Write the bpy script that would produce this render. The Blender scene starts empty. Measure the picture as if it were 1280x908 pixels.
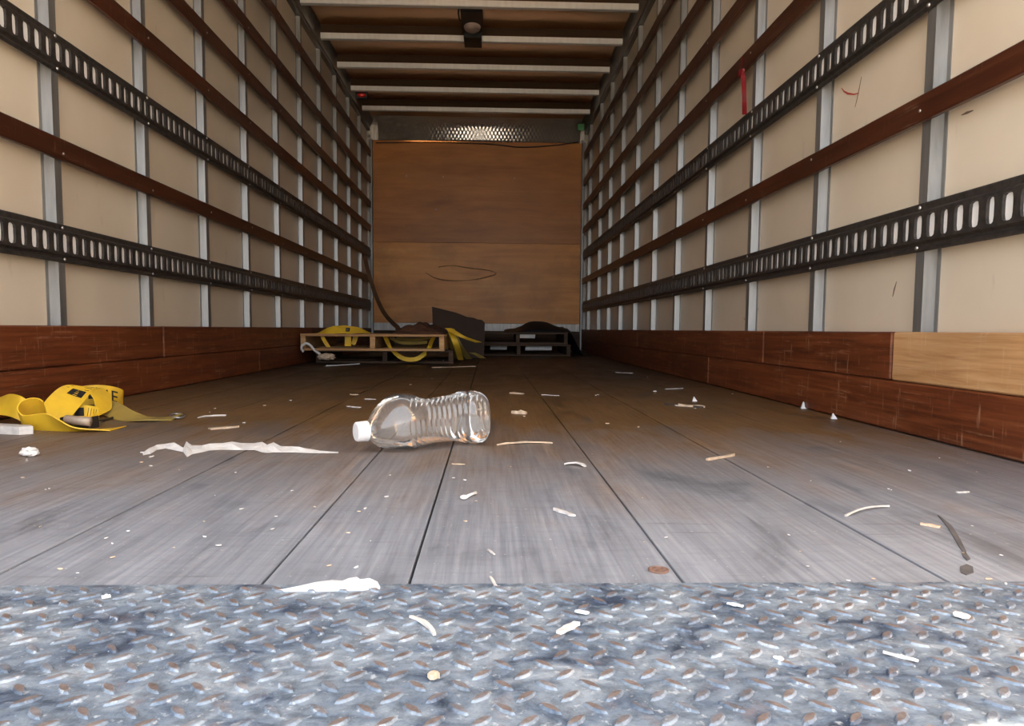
import bpy, bmesh, math, random
from mathutils import Vector, Matrix
random.seed(7)
SC = bpy.context.scene
COL = SC.collection

# ------------------------------------------------------------------ camera
F, CX, CY = 903.0, 640.0, 480.0          # focal length and principal point, in 1280x908 pixels
CAMZ = 0.263
YAW, PITCH, ROLL = math.radians(1.84), math.atan((480 - 411.5) / F), 0.0075
fwd = Vector((math.sin(YAW) * math.cos(PITCH), math.cos(YAW) * math.cos(PITCH), -math.sin(PITCH)))
rt0 = fwd.cross(Vector((0, 0, 1))).normalized()
up0 = rt0.cross(fwd)
rt = (rt0 * math.cos(ROLL) + up0 * math.sin(ROLL)).normalized()
up = rt.cross(fwd)
cam_d = bpy.data.cameras.new('camera')
cam = bpy.data.objects.new('camera', cam_d)
COL.objects.link(cam)
cam_d.sensor_width = 36.0
cam_d.lens = F / 1280 * 36
cam_d.shift_y = (CY - 454) / 1280
cam_d.clip_start = 0.01
cam.matrix_world = Matrix(((rt.x, up.x, -fwd.x, 0), (rt.y, up.y, -fwd.y, 0), (rt.z, up.z, -fwd.z, CAMZ), (0, 0, 0, 1)))
SC.camera = cam


def G(px, py, z=0.0):
    """point of the plane at height z under a photograph pixel"""
    d = fwd + rt * ((px - CX) / F) - up * ((py - CY) / F)
    t = (z - CAMZ) / d.z
    return Vector((d.x * t, d.y * t, z))


def GY(px, py, y):
    """point at depth y under a photograph pixel"""
    d = fwd + rt * ((px - CX) / F) - up * ((py - CY) / F)
    t = y / d.y
    return Vector((d.x * t, y, CAMZ + d.z * t))


# ------------------------------------------------------------------ light
XL, XR = -1.367, 1.087       # faces of the wall studs
YO, YF, YB = 0.12, 0.73, 8.43   # rear opening, front edge of the boards, plywood bulkhead
ZC, ZBOW, ZG = 2.60, 2.49, -1.1
w = bpy.data.worlds.new('sky'); SC.world = w
w.use_nodes = True
bg = w.node_tree.nodes['Background']
bg.inputs['Color'].default_value = (0.88, 0.95, 1.04, 1)
bg.inputs['Strength'].default_value = 1.0
sd = bpy.data.lights.new('sun', 'SUN'); sun = bpy.data.objects.new('sun', sd); COL.objects.link(sun)
sd.energy = 15.0; sd.angle = 0.01; sd.color = (1.0, 0.86, 0.66)
sun.rotation_euler = Vector((0.86, 0.165, -0.47)).to_track_quat('-Z', 'Y').to_euler()
pd = bpy.data.lights.new('door_portal', 'AREA'); pt = bpy.data.objects.new('door_portal', pd); COL.objects.link(pt)
pd.shape = 'RECTANGLE'; pd.size = XR - XL; pd.size_y = ZC
pd.cycles.is_portal = True
pt.location = ((XL + XR) / 2, YO + 0.005, ZC / 2)
pt.rotation_euler = (math.radians(90), 0, 0)
SC.view_settings.view_transform = 'Standard'
SC.view_settings.look = 'None'
SC.view_settings.gamma = 1.0
SC.view_settings.use_curve_mapping = False
SC.view_settings.exposure = 2.05
SC.cycles.max_bounces = 14
SC.cycles.diffuse_bounces = 8
SC.cycles.glossy_bounces = 6
SC.cycles.transparent_max_bounces = 16


# ------------------------------------------------------------------ materials
def mat(name):
    m = bpy.data.materials.new(name); m.use_nodes = True
    nt = m.node_tree
    return m, nt, nt.nodes['Principled BSDF']


def nd(nt, t, **k):
    n = nt.nodes.new(t)
    for a, b in k.items():
        setattr(n, a, b)
    return n


def pos(nt, scale=(1, 1, 1), loc=(0, 0, 0), rot=(0, 0, 0), obj=False):
    if obj:
        g = nd(nt, 'ShaderNodeTexCoord'); o = g.outputs['Object']
    else:
        g = nd(nt, 'ShaderNodeNewGeometry'); o = g.outputs['Position']
    mp = nd(nt, 'ShaderNodeMapping')
    mp.inputs['Scale'].default_value = scale; mp.inputs['Location'].default_value = loc; mp.inputs['Rotation'].default_value = rot
    nt.links.new(o, mp.inputs['Vector'])
    return mp.outputs['Vector']


def noise(nt, vec, scale=1.0, detail=4, rough=0.55, dist=0.0):
    n = nd(nt, 'ShaderNodeTexNoise')
    n.inputs['Scale'].default_value = scale; n.inputs['Detail'].default_value = detail
    n.inputs['Roughness'].default_value = rough; n.inputs['Distortion'].default_value = dist
    nt.links.new(vec, n.inputs['Vector'])
    return n.outputs['Fac']


def ramp(nt, fac, stops):
    r = nd(nt, 'ShaderNodeValToRGB')
    e = r.color_ramp.elements
    while len(e) < len(stops):
        e.new(0.5)
    for i, (p, c) in enumerate(stops):
        e[i].position = p
        e[i].color = (c, c, c, 1) if isinstance(c, (int, float)) else (*c, 1)
    nt.links.new(fac, r.inputs['Fac'])
    return r.outputs['Color']


def mix(nt, fac, a, b, mode='MIX'):
    n = nd(nt, 'ShaderNodeMix', data_type='RGBA', blend_type=mode)
    for sock, v in ((n.inputs['Factor'], fac), (n.inputs['A'], a), (n.inputs['B'], b)):
        if isinstance(v, (int, float)):
            sock.default_value = v
        elif isinstance(v, tuple):
            sock.default_value = (*v, 1)
        else:
            nt.links.new(v, sock)
    return n.outputs['Result']


def mth(nt, op, a, b=0.0):
    n = nd(nt, 'ShaderNodeMath', operation=op)
    for i, v in enumerate((a, b)):
        if isinstance(v, (int, float)):
            n.inputs[i].default_value = v
        else:
            nt.links.new(v, n.inputs[i])
    return n.outputs[0]


def bump(nt, bs, h, strength=0.3, dist=0.002):
    b = nd(nt, 'ShaderNodeBump')
    b.inputs['Strength'].default_value = strength; b.inputs['Distance'].default_value = dist
    nt.links.new(h, b.inputs['Height']); nt.links.new(b.outputs['Normal'], bs.inputs['Normal'])


def plain(name, col, rough=0.6, metal=0.0, var=0.25, scale=25.0, spec=0.5):
    m, nt, bs = mat(name)
    bs.inputs['Specular IOR Level'].default_value = spec
    n = noise(nt, pos(nt), scale)
    c = ramp(nt, n, [(0.3, tuple(v * (1 - var) for v in col)), (0.7, tuple(min(1, v * (1 + var)) for v in col))])
    nt.links.new(c, bs.inputs['Base Color'])
    bs.inputs['Roughness'].default_value = rough; bs.inputs['Metallic'].default_value = metal
    bump(nt, bs, n, 0.15, 0.001)
    return m


def wood(name, dark, mid, light, scale=(30, 1.2, 30), rough=0.55, scratch=0.0, scol=(0.5, 0.33, 0.22), perobj=0.25):
    m, nt, bs = mat(name)
    v = pos(nt, scale)
    n = noise(nt, v, 1.0, 6, 0.6, 0.6)
    c = ramp(nt, n, [(0.28, dark), (0.5, mid), (0.75, light)])
    big = noise(nt, pos(nt, (1.3, 1.3, 3)), 1.5, 3)
    c = mix(nt, 0.6, c, ramp(nt, big, [(0.3, 0.55), (0.7, 1.0)]), 'MULTIPLY')
    if perobj:
        oi = nd(nt, 'ShaderNodeObjectInfo')
        c = mix(nt, 1.0, c, ramp(nt, oi.outputs['Random'], [(0, 1 - perobj), (1, 1.0)]), 'MULTIPLY')
    if scratch:
        s = noise(nt, pos(nt, (90, 5, 130)), 1.0, 3, 0.7)
        s2 = noise(nt, pos(nt, (9, 9, 9)), 1.0, 3)
        f = mth(nt, 'MULTIPLY', ramp(nt, s, [(0.56, 0.0), (0.70, 1.0)]), ramp(nt, s2, [(0.44, 0.0), (0.62, 1.0)]))
        # short upright scrapes left by cargo
        s3 = noise(nt, pos(nt, (60, 95, 12), (3, 5, 1)), 1.0, 2)
        f = mth(nt, 'MAXIMUM', f, mth(nt, 'MULTIPLY', ramp(nt, s3, [(0.62, 0.0), (0.72, 1.0)]), ramp(nt, s2, [(0.40, 0.0), (0.55, 0.9)])))
        c = mix(nt, mth(nt, 'MULTIPLY', f, scratch), c, scol)
    nt.links.new(c, bs.inputs['Base Color'])
    bs.inputs['Roughness'].default_value = rough
    bump(nt, bs, n, 0.25, 0.002)
    return m


M = {}
# grey weathered laminated floor, browner where the weather does not reach
m, nt, bs = mat('floor_boards'); M['floor'] = m
v = pos(nt, (1, 1, 1))
sep = nd(nt, 'ShaderNodeSeparateXYZ'); nt.links.new(v, sep.inputs[0])
strip = nd(nt, 'ShaderNodeTexWhiteNoise', noise_dimensions='1D')
nt.links.new(mth(nt, 'FLOOR', mth(nt, 'MULTIPLY', sep.outputs['X'], 1 / 0.0365)), strip.inputs['W'])
grain = noise(nt, pos(nt, (130, 4, 1)), 1.0, 5, 0.6, 0.3)
patch = noise(nt, pos(nt, (5, 2.2, 1)), 1.3, 6, 0.62, 0.6)
cross = noise(nt, pos(nt, (16, 70, 1), rot=(0, 0, 0.2)), 1.0, 4, 0.6)
grey = ramp(nt, grain, [(0.3, (0.225, 0.236, 0.27)), (0.55, (0.315, 0.325, 0.36)), (0.8, (0.40, 0.405, 0.435))])
brown = ramp(nt, grain, [(0.3, (0.13, 0.066, 0.022)), (0.6, (0.215, 0.115, 0.040)), (0.8, (0.28, 0.16, 0.065))])
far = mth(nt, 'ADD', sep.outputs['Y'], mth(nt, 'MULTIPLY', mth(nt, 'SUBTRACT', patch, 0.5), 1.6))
brownness = ramp(nt, mth(nt, 'DIVIDE', far, 5.0), [(0.20, 0.0), (0.30, 0.55), (0.40, 1.0)])  # grey gives way to brown further in
deep = ramp(nt, mth(nt, 'DIVIDE', far, 8.0), [(0.30, 0.0), (0.52, 1.0)])  # far floor colour darkened to stand for the light fading inwards
c = mix(nt, mth(nt, 'MULTIPLY', deep, 0.9), mix(nt, brownness, grey, brown), (0.045, 0.023, 0.009))
c = mix(nt, 0.22, c, ramp(nt, strip.outputs['Value'], [(0, 0.55), (1, 1.0)]), 'MULTIPLY')
c = mix(nt, 0.75, c, ramp(nt, patch, [(0.30, 0.30), (0.44, 0.80), (0.60, 1.0)]), 'MULTIPLY')
c = mix(nt, 0.16, c, ramp(nt, cross, [(0.35, 0.5), (0.5, 1.0)]), 'MULTIPLY')
# drag scuffs
sc1 = noise(nt, pos(nt, (4, 90, 1), rot=(0, 0, 0.9)), 1.0, 2)
sc2 = noise(nt, pos(nt, (6, 6, 1), (4, 1, 0)), 1.0, 2)
c = mix(nt, mth(nt, 'MULTIPLY', mth(nt, 'MULTIPLY', ramp(nt, sc1, [(0.62, 0.0), (0.7, 1.0)]), ramp(nt, sc2, [(0.5, 0.0), (0.62, 1.0)])), 0.45), c, (0.10, 0.09, 0.09))
# crumbs of pale dust
du = noise(nt, pos(nt, (1, 1, 1)), 170.0, 2)
c = mix(nt, mth(nt, 'MULTIPLY', ramp(nt, du, [(0.70, 0.0), (0.76, 1.0)]), 0.7), c, (0.62, 0.58, 0.53))
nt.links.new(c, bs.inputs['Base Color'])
rg = ramp(nt, patch, [(0.3, 0.42), (0.7, 0.62)])
nt.links.new(rg, bs.inputs['Roughness'])
bump(nt, bs, mth(nt, 'ADD', grain, cross), 0.35, 0.0015)

# diamond tread steel: worn blue grey paint, rust on the lugs
def tread(name, lug):
    m, nt, bs = mat(name)
    p1 = noise(nt, pos(nt, (14, 22, 14)), 1.0, 6, 0.65, 0.8)
    p2 = noise(nt, pos(nt, (60, 60, 60)), 1.0, 4, 0.7)
    c = ramp(nt, p1, [(0.34, (0.055, 0.075, 0.118)), (0.44, (0.165, 0.205, 0.262)), (0.56, (0.275, 0.318, 0.368)), (0.72, (0.46, 0.485, 0.52))])
    c = mix(nt, 0.6, c, ramp(nt, p2, [(0.38, 0.35), (0.56, 1.0)]), 'MULTIPLY')
    sp = noise(nt, pos(nt, (120, 120, 120), (1, 2, 3)), 1.0, 3, 0.6)
    c = mix(nt, mth(nt, 'MULTIPLY', ramp(nt, sp, [(0.60, 0.0), (0.70, 1.0)]), 0.55), c, (0.68, 0.70, 0.72))
    if lug:
        r = noise(nt, pos(nt, (10, 10, 10), (2, 7, 3)), 1.0, 3)
        ge = nd(nt, 'ShaderNodeNewGeometry'); sx = nd(nt, 'ShaderNodeSeparateXYZ'); nt.links.new(ge.outputs['Normal'], sx.inputs[0])
        top = ramp(nt, sx.outputs['Z'], [(0.90, 0.0), (0.97, 1.0)])
        rc = ramp(nt, p2, [(0.3, (0.13, 0.085, 0.072)), (0.6, (0.24, 0.19, 0.17)), (0.8, (0.35, 0.31, 0.29))])
        c = mix(nt, mth(nt, 'MULTIPLY', top, ramp(nt, r, [(0.38, 0.25), (0.52, 1.0)])), c, rc)
    else:
        rr = noise(nt, pos(nt, (30, 30, 30), (9, 2, 4)), 1.0, 4)
        c = mix(nt, mth(nt, 'MULTIPLY', ramp(nt, rr, [(0.6, 0.0), (0.72, 1.0)]), 0.5), c, (0.27, 0.20, 0.19))
    nt.links.new(c, bs.inputs['Base Color'])
    bs.inputs['Roughness'].default_value = 0.48
    bs.inputs['Metallic'].default_value = 0.15
    p3 = noise(nt, pos(nt, (160, 160, 160)), 1.0, 4, 0.7)
    bump(nt, bs, mth(nt, 'ADD', p2, p3), 0.7, 0.0014)
    return m
M['tread'] = tread('tread_plate', False); M['lug'] = tread('tread_lug', True)

# cream fibreglass liner
m, nt, bs = mat('liner_panel'); M['panel'] = m
n = noise(nt, pos(nt, (2, 1.5, 1.5)), 1.0, 5)
c = ramp(nt, n, [(0.3, (0.66, 0.56, 0.43)), (0.7, (0.76, 0.67, 0.54))])
oi = nd(nt, 'ShaderNodeObjectInfo')
c = mix(nt, 1.0, c, ramp(nt, oi.outputs['Random'], [(0, 0.93), (1, 1.0)]), 'MULTIPLY')
st = noise(nt, pos(nt, (7, 14, 4), (3, 3, 3)), 1.0, 5, 0.7)
c = mix(nt, mth(nt, 'MULTIPLY', ramp(nt, st, [(0.64, 0.0), (0.76, 1.0)]), 0.3), c, (0.33, 0.26, 0.19))
nt.links.new(c, bs.inputs['Base Color'])
bs.inputs['Roughness'].default_value = 0.30
bump(nt, bs, noise(nt, pos(nt, (4, 4, 4)), 1.0, 2), 0.12, 0.004)

# galvanised steel
def galv(name, lo, hi, rough, metal=0.85):
    m, nt, bs = mat(name)
    n = noise(nt, pos(nt, (40, 40, 5)), 1.0, 4)
    c = ramp(nt, n, [(0.3, lo), (0.7, hi)])
    nt.links.new(c, bs.inputs['Base Color'])
    nt.links.new(ramp(nt, n, [(0.3, rough - 0.07), (0.7, rough + 0.07)]), bs.inputs['Roughness'])
    bs.inputs['Metallic'].default_value = metal
    return m
M['galv'] = galv('galvanised_steel', (0.20, 0.196, 0.188), (0.31, 0.305, 0.295), 0.40, 0.6)
M['bow'] = galv('roof_bow_steel', (0.66, 0.66, 0.66), (0.76, 0.76, 0.76), 0.40, 0.35)
M['seal'] = plain('black_sealant', (0.022, 0.020, 0.018), 0.7, spec=0.15)
M['roof'] = plain('roof_sheet', (0.50, 0.27, 0.13), 0.28, 0.8, 0.06, 1.5)
M['neck'] = plain('bow_neck_shade', (0.060, 0.036, 0.022), 0.7, spec=0.1, var=0.05)  # dark colour stands for the shadowed gap above each bow
M['rail'] = plain('track_steel', (0.050, 0.043, 0.039), 0.42, 0.35, 0.45, 60)
M['rib'] = galv('track_backing', (0.80, 0.79, 0.78), (0.90, 0.89, 0.88), 0.5, 0.0)
M['bolt'] = galv('bolt_zinc', (0.40, 0.39, 0.38), (0.6, 0.59, 0.58), 0.35, 0.8)
M['toprail'] = galv('top_rail', (0.10, 0.095, 0.09), (0.17, 0.16, 0.15), 0.35, 0.7)
M['slat'] = wood('slat_stain', (0.042, 0.010, 0.004), (0.075, 0.019, 0.007), (0.115, 0.034, 0.013), (40, 2, 40), 0.42, 0.35, (0.35, 0.2, 0.12), 0.25)
M['kick'] = wood('kick_stain', (0.085, 0.019, 0.006), (0.18, 0.043, 0.012), (0.29, 0.088, 0.028), (30, 2.2, 60), 0.5, 0.5, (0.50, 0.27, 0.15), 0.4)
M['newwood'] = wood('new_wood', (0.44, 0.205, 0.075), (0.62, 0.34, 0.145), (0.74, 0.46, 0.23), (20, 3.5, 70), 0.5, 0.3, (0.75, 0.6, 0.42), 0.0)
M['pallet'] = wood('pallet_wood', (0.50, 0.24, 0.085), (0.74, 0.41, 0.17), (0.84, 0.54, 0.27), (1.6, 20, 30), 0.7)
M['darkpallet'] = wood('dark_pallet_wood', (0.060, 0.032, 0.018), (0.11, 0.060, 0.034), (0.18, 0.11, 0.07), (1.6, 20, 30), 0.8)  # dark tone also stands for shade under the strapped pallet
# plywood bulkhead
m, nt, bs = mat('bulkhead_plywood'); M['ply'] = m
g1 = noise(nt, pos(nt, (1.0, 1, 9)), 1.0, 6, 0.6, 0.8)
g2 = noise(nt, pos(nt, (2, 2, 2), (5, 0, 2)), 1.0, 5, 0.6)
c = ramp(nt, g1, [(0.3, (0.58, 0.215, 0.035)), (0.55, (0.74, 0.305, 0.058)), (0.75, (0.82, 0.39, 0.095))])
c = mix(nt, 0.8, c, ramp(nt, g2, [(0.30, 0.55), (0.55, 1.0)]), 'MULTIPLY')
oi = nd(nt, 'ShaderNodeObjectInfo')
nt.links.new(c, bs.inputs['Base Color']); bs.inputs['Roughness'].default_value = 0.45
bump(nt, bs, g1, 0.2, 0.002)
M['ply2'] = wood('upper_plywood', (0.42, 0.145, 0.026), (0.54, 0.20, 0.038), (0.60, 0.25, 0.058), (1, 1, 9), 0.45, 0, perobj=0)
# embossed aluminium of the nose cove
m, nt, bs = mat('embossed_aluminium'); M['cove'] = m
ge = nd(nt, 'ShaderNodeTexCoord'); sx = nd(nt, 'ShaderNodeSeparateXYZ'); nt.links.new(ge.outputs['UV'], sx.inputs[0])
yy_ = mth(nt, 'MULTIPLY', sx.outputs['Y'], 0.55)
a = mth(nt, 'SINE', mth(nt, 'MULTIPLY', mth(nt, 'ADD', sx.outputs['X'], yy_), 150))
b = mth(nt, 'SINE', mth(nt, 'MULTIPLY', mth(nt, 'SUBTRACT', sx.outputs['X'], yy_), 150))
bs.inputs['Base Color'].default_value = (0.86, 0.84, 0.82, 1); bs.inputs['Metallic'].default_value = 0.9; bs.inputs['Roughness'].default_value = 0.30
bump(nt, bs, mth(nt, 'ADD', a, b), 0.23, 0.006)
M['dirtyalu'] = galv('dirty_aluminium', (0.40, 0.37, 0.34), (0.66, 0.63, 0.58), 0.45, 0.3)

# webbing
def webbing(name, col, dirt):
    m, nt, bs = mat(name)
    n = noise(nt, pos(nt, (9, 9, 9)), 1.0, 4)
    c = mix(nt, ramp(nt, n, [(0.42, 0.0), (0.75, 0.75)]), col, dirt)
    nt.links.new(c, bs.inputs['Base Color']); bs.inputs['Roughness'].default_value = 0.6
    bump(nt, bs, noise(nt, pos(nt, (300, 300, 300)), 1.0, 1), 0.3, 0.001)
    return m
M['yellow'] = webbing('yellow_webbing', (0.86, 0.54, 0.03), (0.55, 0.31, 0.04))
M['dullyellow'] = webbing('dull_webbing', (0.38, 0.27, 0.06), (0.16, 0.11, 0.04))
M['brownweb'] = webbing('brown_webbing', (0.17, 0.09, 0.045), (0.10, 0.05, 0.025))
M['black'] = plain('black_print', (0.015, 0.014, 0.014), 0.6)
M['steel'] = plain('worn_steel', (0.46, 0.37, 0.29), 0.5, 0.2)
M['darksteel'] = plain('dark_steel', (0.06, 0.05, 0.045), 0.45, 0.6)
M['paper'] = plain('torn_paper', (0.72, 0.69, 0.66), 0.8, 0, 0.12, 40)
M['whitepl'] = plain('white_plastic', (0.82, 0.82, 0.82), 0.4, 0, 0.05)
M['chip'] = plain('pale_wood_chip', (0.62, 0.47, 0.33), 0.7, 0, 0.25, 60)
M['greychip'] = plain('grey_splinter', (0.66, 0.62, 0.58), 0.7, 0, 0.15, 60)
M['darkchip'] = plain('dark_splinter', (0.05, 0.035, 0.025), 0.7)
M['rust'] = plain('rusty_bolt', (0.20, 0.115, 0.085), 0.7, 0.1, 0.4, 200)
M['plyscuff'] = plain('ply_scuff', (0.30, 0.125, 0.035), 0.7, 0, 0.3, 30)
M['stain'] = plain('dark_stain', (0.11, 0.10, 0.10), 0.6)
M['tarp'] = plain('black_tarp', (0.012, 0.011, 0.012), 0.55)
M['brownsheet'] = plain('dark_brown_board', (0.050, 0.028, 0.017), 0.6, 0, 0.2, 6)
M['rag'] = plain('brown_sacking', (0.13, 0.055, 0.028), 0.85, 0, 0.5, 14)
M['lampblack'] = plain('lamp_housing', (0.018, 0.017, 0.018), 0.5)
M['lens'] = plain('frosted_lens', (0.36, 0.27, 0.24), 0.3, 0, 0.05)
M['redlens'] = plain('red_lens', (0.75, 0.03, 0.02), 0.2)
M['green'] = plain('green_tape', (0.03, 0.30, 0.07), 0.4)
M['red'] = plain('red_ribbon', (0.17, 0.003, 0.008), 0.45)
M['redmark'] = plain('red_scrape', (0.42, 0.05, 0.04), 0.6)
M['darkmark'] = plain('dark_scrape', (0.16, 0.11, 0.08), 0.6)
M['concrete'] = plain('yard_concrete', (0.42, 0.36, 0.28), 0.9, 0, 0.1, 0.6)
# thin clear plastic
m, nt, bs = mat('clear_plastic'); M['clear'] = m
nt.nodes.remove(bs)
out = nt.nodes['Material Output']
tr = nd(nt, 'ShaderNodeBsdfTransparent'); tr.inputs['Color'].default_value = (0.93, 0.92, 0.90, 1)
gl = nd(nt, 'ShaderNodeBsdfGlossy'); gl.inputs['Roughness'].default_value = 0.06; gl.inputs['Color'].default_value = (1, 1, 1, 1)
df = nd(nt, 'ShaderNodeBsdfDiffuse'); df.inputs['Color'].default_value = (0.7, 0.68, 0.66, 1)
lw = nd(nt, 'ShaderNodeLayerWeight'); lw.inputs['Blend'].default_value = 0.30
ad = nd(nt, 'ShaderNodeMixShader'); ad.inputs[0].default_value = 0.09
nt.links.new(tr.outputs[0], ad.inputs[1]); nt.links.new(df.outputs[0], ad.inputs[2])
mx = nd(nt, 'ShaderNodeMixShader')
nt.links.new(mth(nt, 'ADD', mth(nt, 'MULTIPLY', lw.outputs['Fresnel'], 1.0), 0.03), mx.inputs[0])
nt.links.new(ad.outputs[0], mx.inputs[1]); nt.links.new(gl.outputs[0], mx.inputs[2])
nt.links.new(mx.outputs[0], out.inputs['Surface'])


# ------------------------------------------------------------------ builders
def tag(o, label=None, cat=None, group=None, kind=None):
    if label: o['label'] = label
    if cat: o['category'] = cat
    if group: o['group'] = group
    if kind: o['kind'] = kind
    return o


def link(name, me, parent=None, loc=None):
    o = bpy.data.objects.new(name, me)
    COL.objects.link(o)
    if parent is not None:
        o.parent = parent
        o.matrix_parent_inverse = parent.matrix_basis.inverted() if parent.type != 'EMPTY' else Matrix()
    if loc is not None:
        o.location = loc
    return o


def empty(name, loc, rz=0.0):
    e = bpy.data.objects.new(name, None); COL.objects.link(e)
    e.location = loc; e.rotation_euler = (0, 0, rz); e.empty_display_size = 0.1
    return e


def mesh(name, verts, faces, m, smooth=False, mats=None, fmat=None):
    me = bpy.data.meshes.new(name)
    me.from_pydata([tuple(v) for v in verts], [], faces)
    for x in (mats or [m]):
        me.materials.append(x)
    if fmat:
        for p, i in zip(me.polygons, fmat):
            p.material_index = i
    me.validate(); me.update()
    bm = bmesh.new(); bm.from_mesh(me); bmesh.ops.recalc_face_normals(bm, faces=bm.faces); bm.to_mesh(me); bm.free()
    if smooth:
        for p in me.polygons:
            p.use_smooth = True
    return me


def box(lo, hi, m, name='box', bevel=0.0, jitter=0.0):
    bm = bmesh.new()
    bmesh.ops.create_cube(bm, size=1.0)
    for v in bm.verts:
        v.co = Vector([lo[i] + (hi[i] - lo[i]) * (v.co[i] + 0.5) for i in range(3)])
        if jitter:
            v.co += Vector([random.uniform(-jitter, jitter) for _ in range(3)])
    if bevel:
        bmesh.ops.bevel(bm, geom=bm.edges[:], offset=bevel, segments=1, affect='EDGES')
    me = bpy.data.meshes.new(name); bm.to_mesh(me); bm.free()
    me.materials.append(m)
    return me


def extrude(profile, axis, a, b, m, name='part', closed=True, smooth=False, mats=None, fmat=None):
    """profile: list of (u, v); swept along axis from a to b. axis 'x': (a,u,v), 'y': (u,a,v), 'z': (u,v,a)"""
    def P(u, v, t):
        return {'x': (t, u, v), 'y': (u, t, v), 'z': (u, v, t)}[axis]
    n = len(profile)
    vs = [P(u, v, a) for u, v in profile] + [P(u, v, b) for u, v in profile]
    fs = [(i, (i + 1) % n, n + (i + 1) % n, n + i) for i in range(n if closed else n - 1)]
    if closed:
        fs += [tuple(range(n - 1, -1, -1)), tuple(range(n, 2 * n))]
    return mesh(name, vs, fs, m, smooth, mats, fmat)


def tube(points, r, m, name='tube', seg=8):
    pts = [Vector(p) for p in points]
    vs, fs = [], []
    n = len(pts)
    prev = None
    for i, p in enumerate(pts):
        t = (pts[min(i + 1, n - 1)] - pts[max(i - 1, 0)]).normalized()
        a = t.orthogonal().normalized() if prev is None else (prev - t * prev.dot(t)).normalized()
        prev = a
        b = t.cross(a)
        rr = r[i] if isinstance(r, (list, tuple)) else r
        for k in range(seg):
            q = 2 * math.pi * k / seg
            vs.append(p + a * (rr * math.cos(q)) + b * (rr * math.sin(q)))
    for i in range(n - 1):
        for k in range(seg):
            fs.append((i * seg + k, i * seg + (k + 1) % seg, (i + 1) * seg + (k + 1) % seg, (i + 1) * seg + k))
    fs += [tuple(range(seg - 1, -1, -1)), tuple(range((n - 1) * seg, n * seg))]
    return mesh(name, vs, fs, m, True)


def cr(pts, n):
    """Catmull-Rom through tuples"""
    P = [Vector(p) for p in pts]
    P = [P[0] * 2 - P[1]] + P + [P[-1] * 2 - P[-2]]
    out = []
    segs = len(P) - 3
    for i in range(n + 1):
        t = i / n * segs
        k = min(int(t), segs - 1); t -= k
        a, b, c, d = P[k:k + 4]
        out.append(0.5 * ((2 * b) + (c - a) * t + (2 * a - 5 * b + 4 * c - d) * t * t + (3 * b - a - 3 * c + d) * t ** 3))
    return out


class Ribbon:
    """flat webbing: centre points and width directions"""
    def __init__(self, ctrl, width, n=60, th=0.0025):
        self.c = cr([c[0] for c in ctrl], n)
        self.w = [v.normalized() for v in cr([c[1] for c in ctrl], n)]
        self.n, self.width, self.th = n, width, th
        self.nrm = []
        for i in range(n + 1):
            t = (self.c[min(i + 1, n)] - self.c[max(i - 1, 0)]).normalized()
            self.nrm.append(t.cross(self.w[i]).normalized())

    def at(self, s, u, h=0.0):
        x = max(0, min(self.n, s * self.n)); i = min(int(x), self.n - 1); f = x - i
        lp = lambda a: a[i].lerp(a[i + 1], f)
        return lp(self.c) + lp(self.w).normalized() * (u * self.width / 2) + lp(self.nrm).normalized() * h

    def build(self, m, name='webbing'):
        vs, fs = [], []
        us = (-1, -0.5, 0, 0.5, 1)
        for i in range(self.n + 1):
            for sgn in (1, -1):
                for u in us:
                    vs.append(self.at(i / self.n, u * sgn, sgn * self.th / 2))
        k = len(us) * 2
        for i in range(self.n):
            for j in range(k):
                fs.append((i * k + j, i * k + (j + 1) % k, (i + 1) * k + (j + 1) % k, (i + 1) * k + j))
        fs += [tuple(range(k - 1, -1, -1)), tuple(range(self.n * k, self.n * k + k))]
        return mesh(name, vs, fs, m, False)

    def patch(self, s0, s1, u0, u1, m, h=0.0018, name='print', du=0.0):
        """flat print lying on the band; du shears it"""
        vs, fs = [], []
        N = 4
        for sg in (h, -h):
            base = len(vs)
            for i in range(N + 1):
                s = s0 + (s1 - s0) * i / N
                vs += [self.at(s, u0, sg), self.at(s + du, u1, sg)]
            for i in range(N):
                a = base + 2 * i
                fs.append((a, a + 1, a + 3, a + 2))
        return vs, fs


def join(parts, m, name):
    V, Fc = [], []
    for vs, fs in parts:
        b = len(V); V += vs; Fc += [tuple(i + b for i in f) for f in fs]
    me = bpy.data.meshes.new(name); me.from_pydata([tuple(v) for v in V], [], Fc); me.materials.append(m); me.update()
    return me


def slab(outline, z0, h, m, name='scrap', relief=0.0, seed=0):
    """thin sheet lying on the ground from a ground outline, with its own thickness and a little relief"""
    rnd = random.Random(seed)
    n = len(outline)
    c = sum((Vector(p) for p in outline), Vector()) / n
    top = [Vector((p[0], p[1], z0 + h + rnd.uniform(0, relief))) for p in outline]
    bot = [Vector((p[0], p[1], z0)) for p in outline]
    vs = top + bot + [Vector((c.x, c.y, z0 + h + relief))]
    fs = [(i, (i + 1) % n, 2 * n) for i in range(n)] + [(n + i, n + (i + 1) % n, (i + 1) % n, i) for i in range(n)] + [tuple(range(2 * n - 1, n - 1, -1))]
    return mesh(name, vs, fs, m)


# ------------------------------------------------------------------ ground outside
gnd = link('ground', mesh('ground', [(-40, -60, ZG), (40, -60, ZG), (40, 30, ZG), (-40, 30, ZG)], [(0, 1, 2, 3)], M['concrete']))
tag(gnd, 'pale concrete yard the truck is parked on', 'ground', kind='structure')

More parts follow.
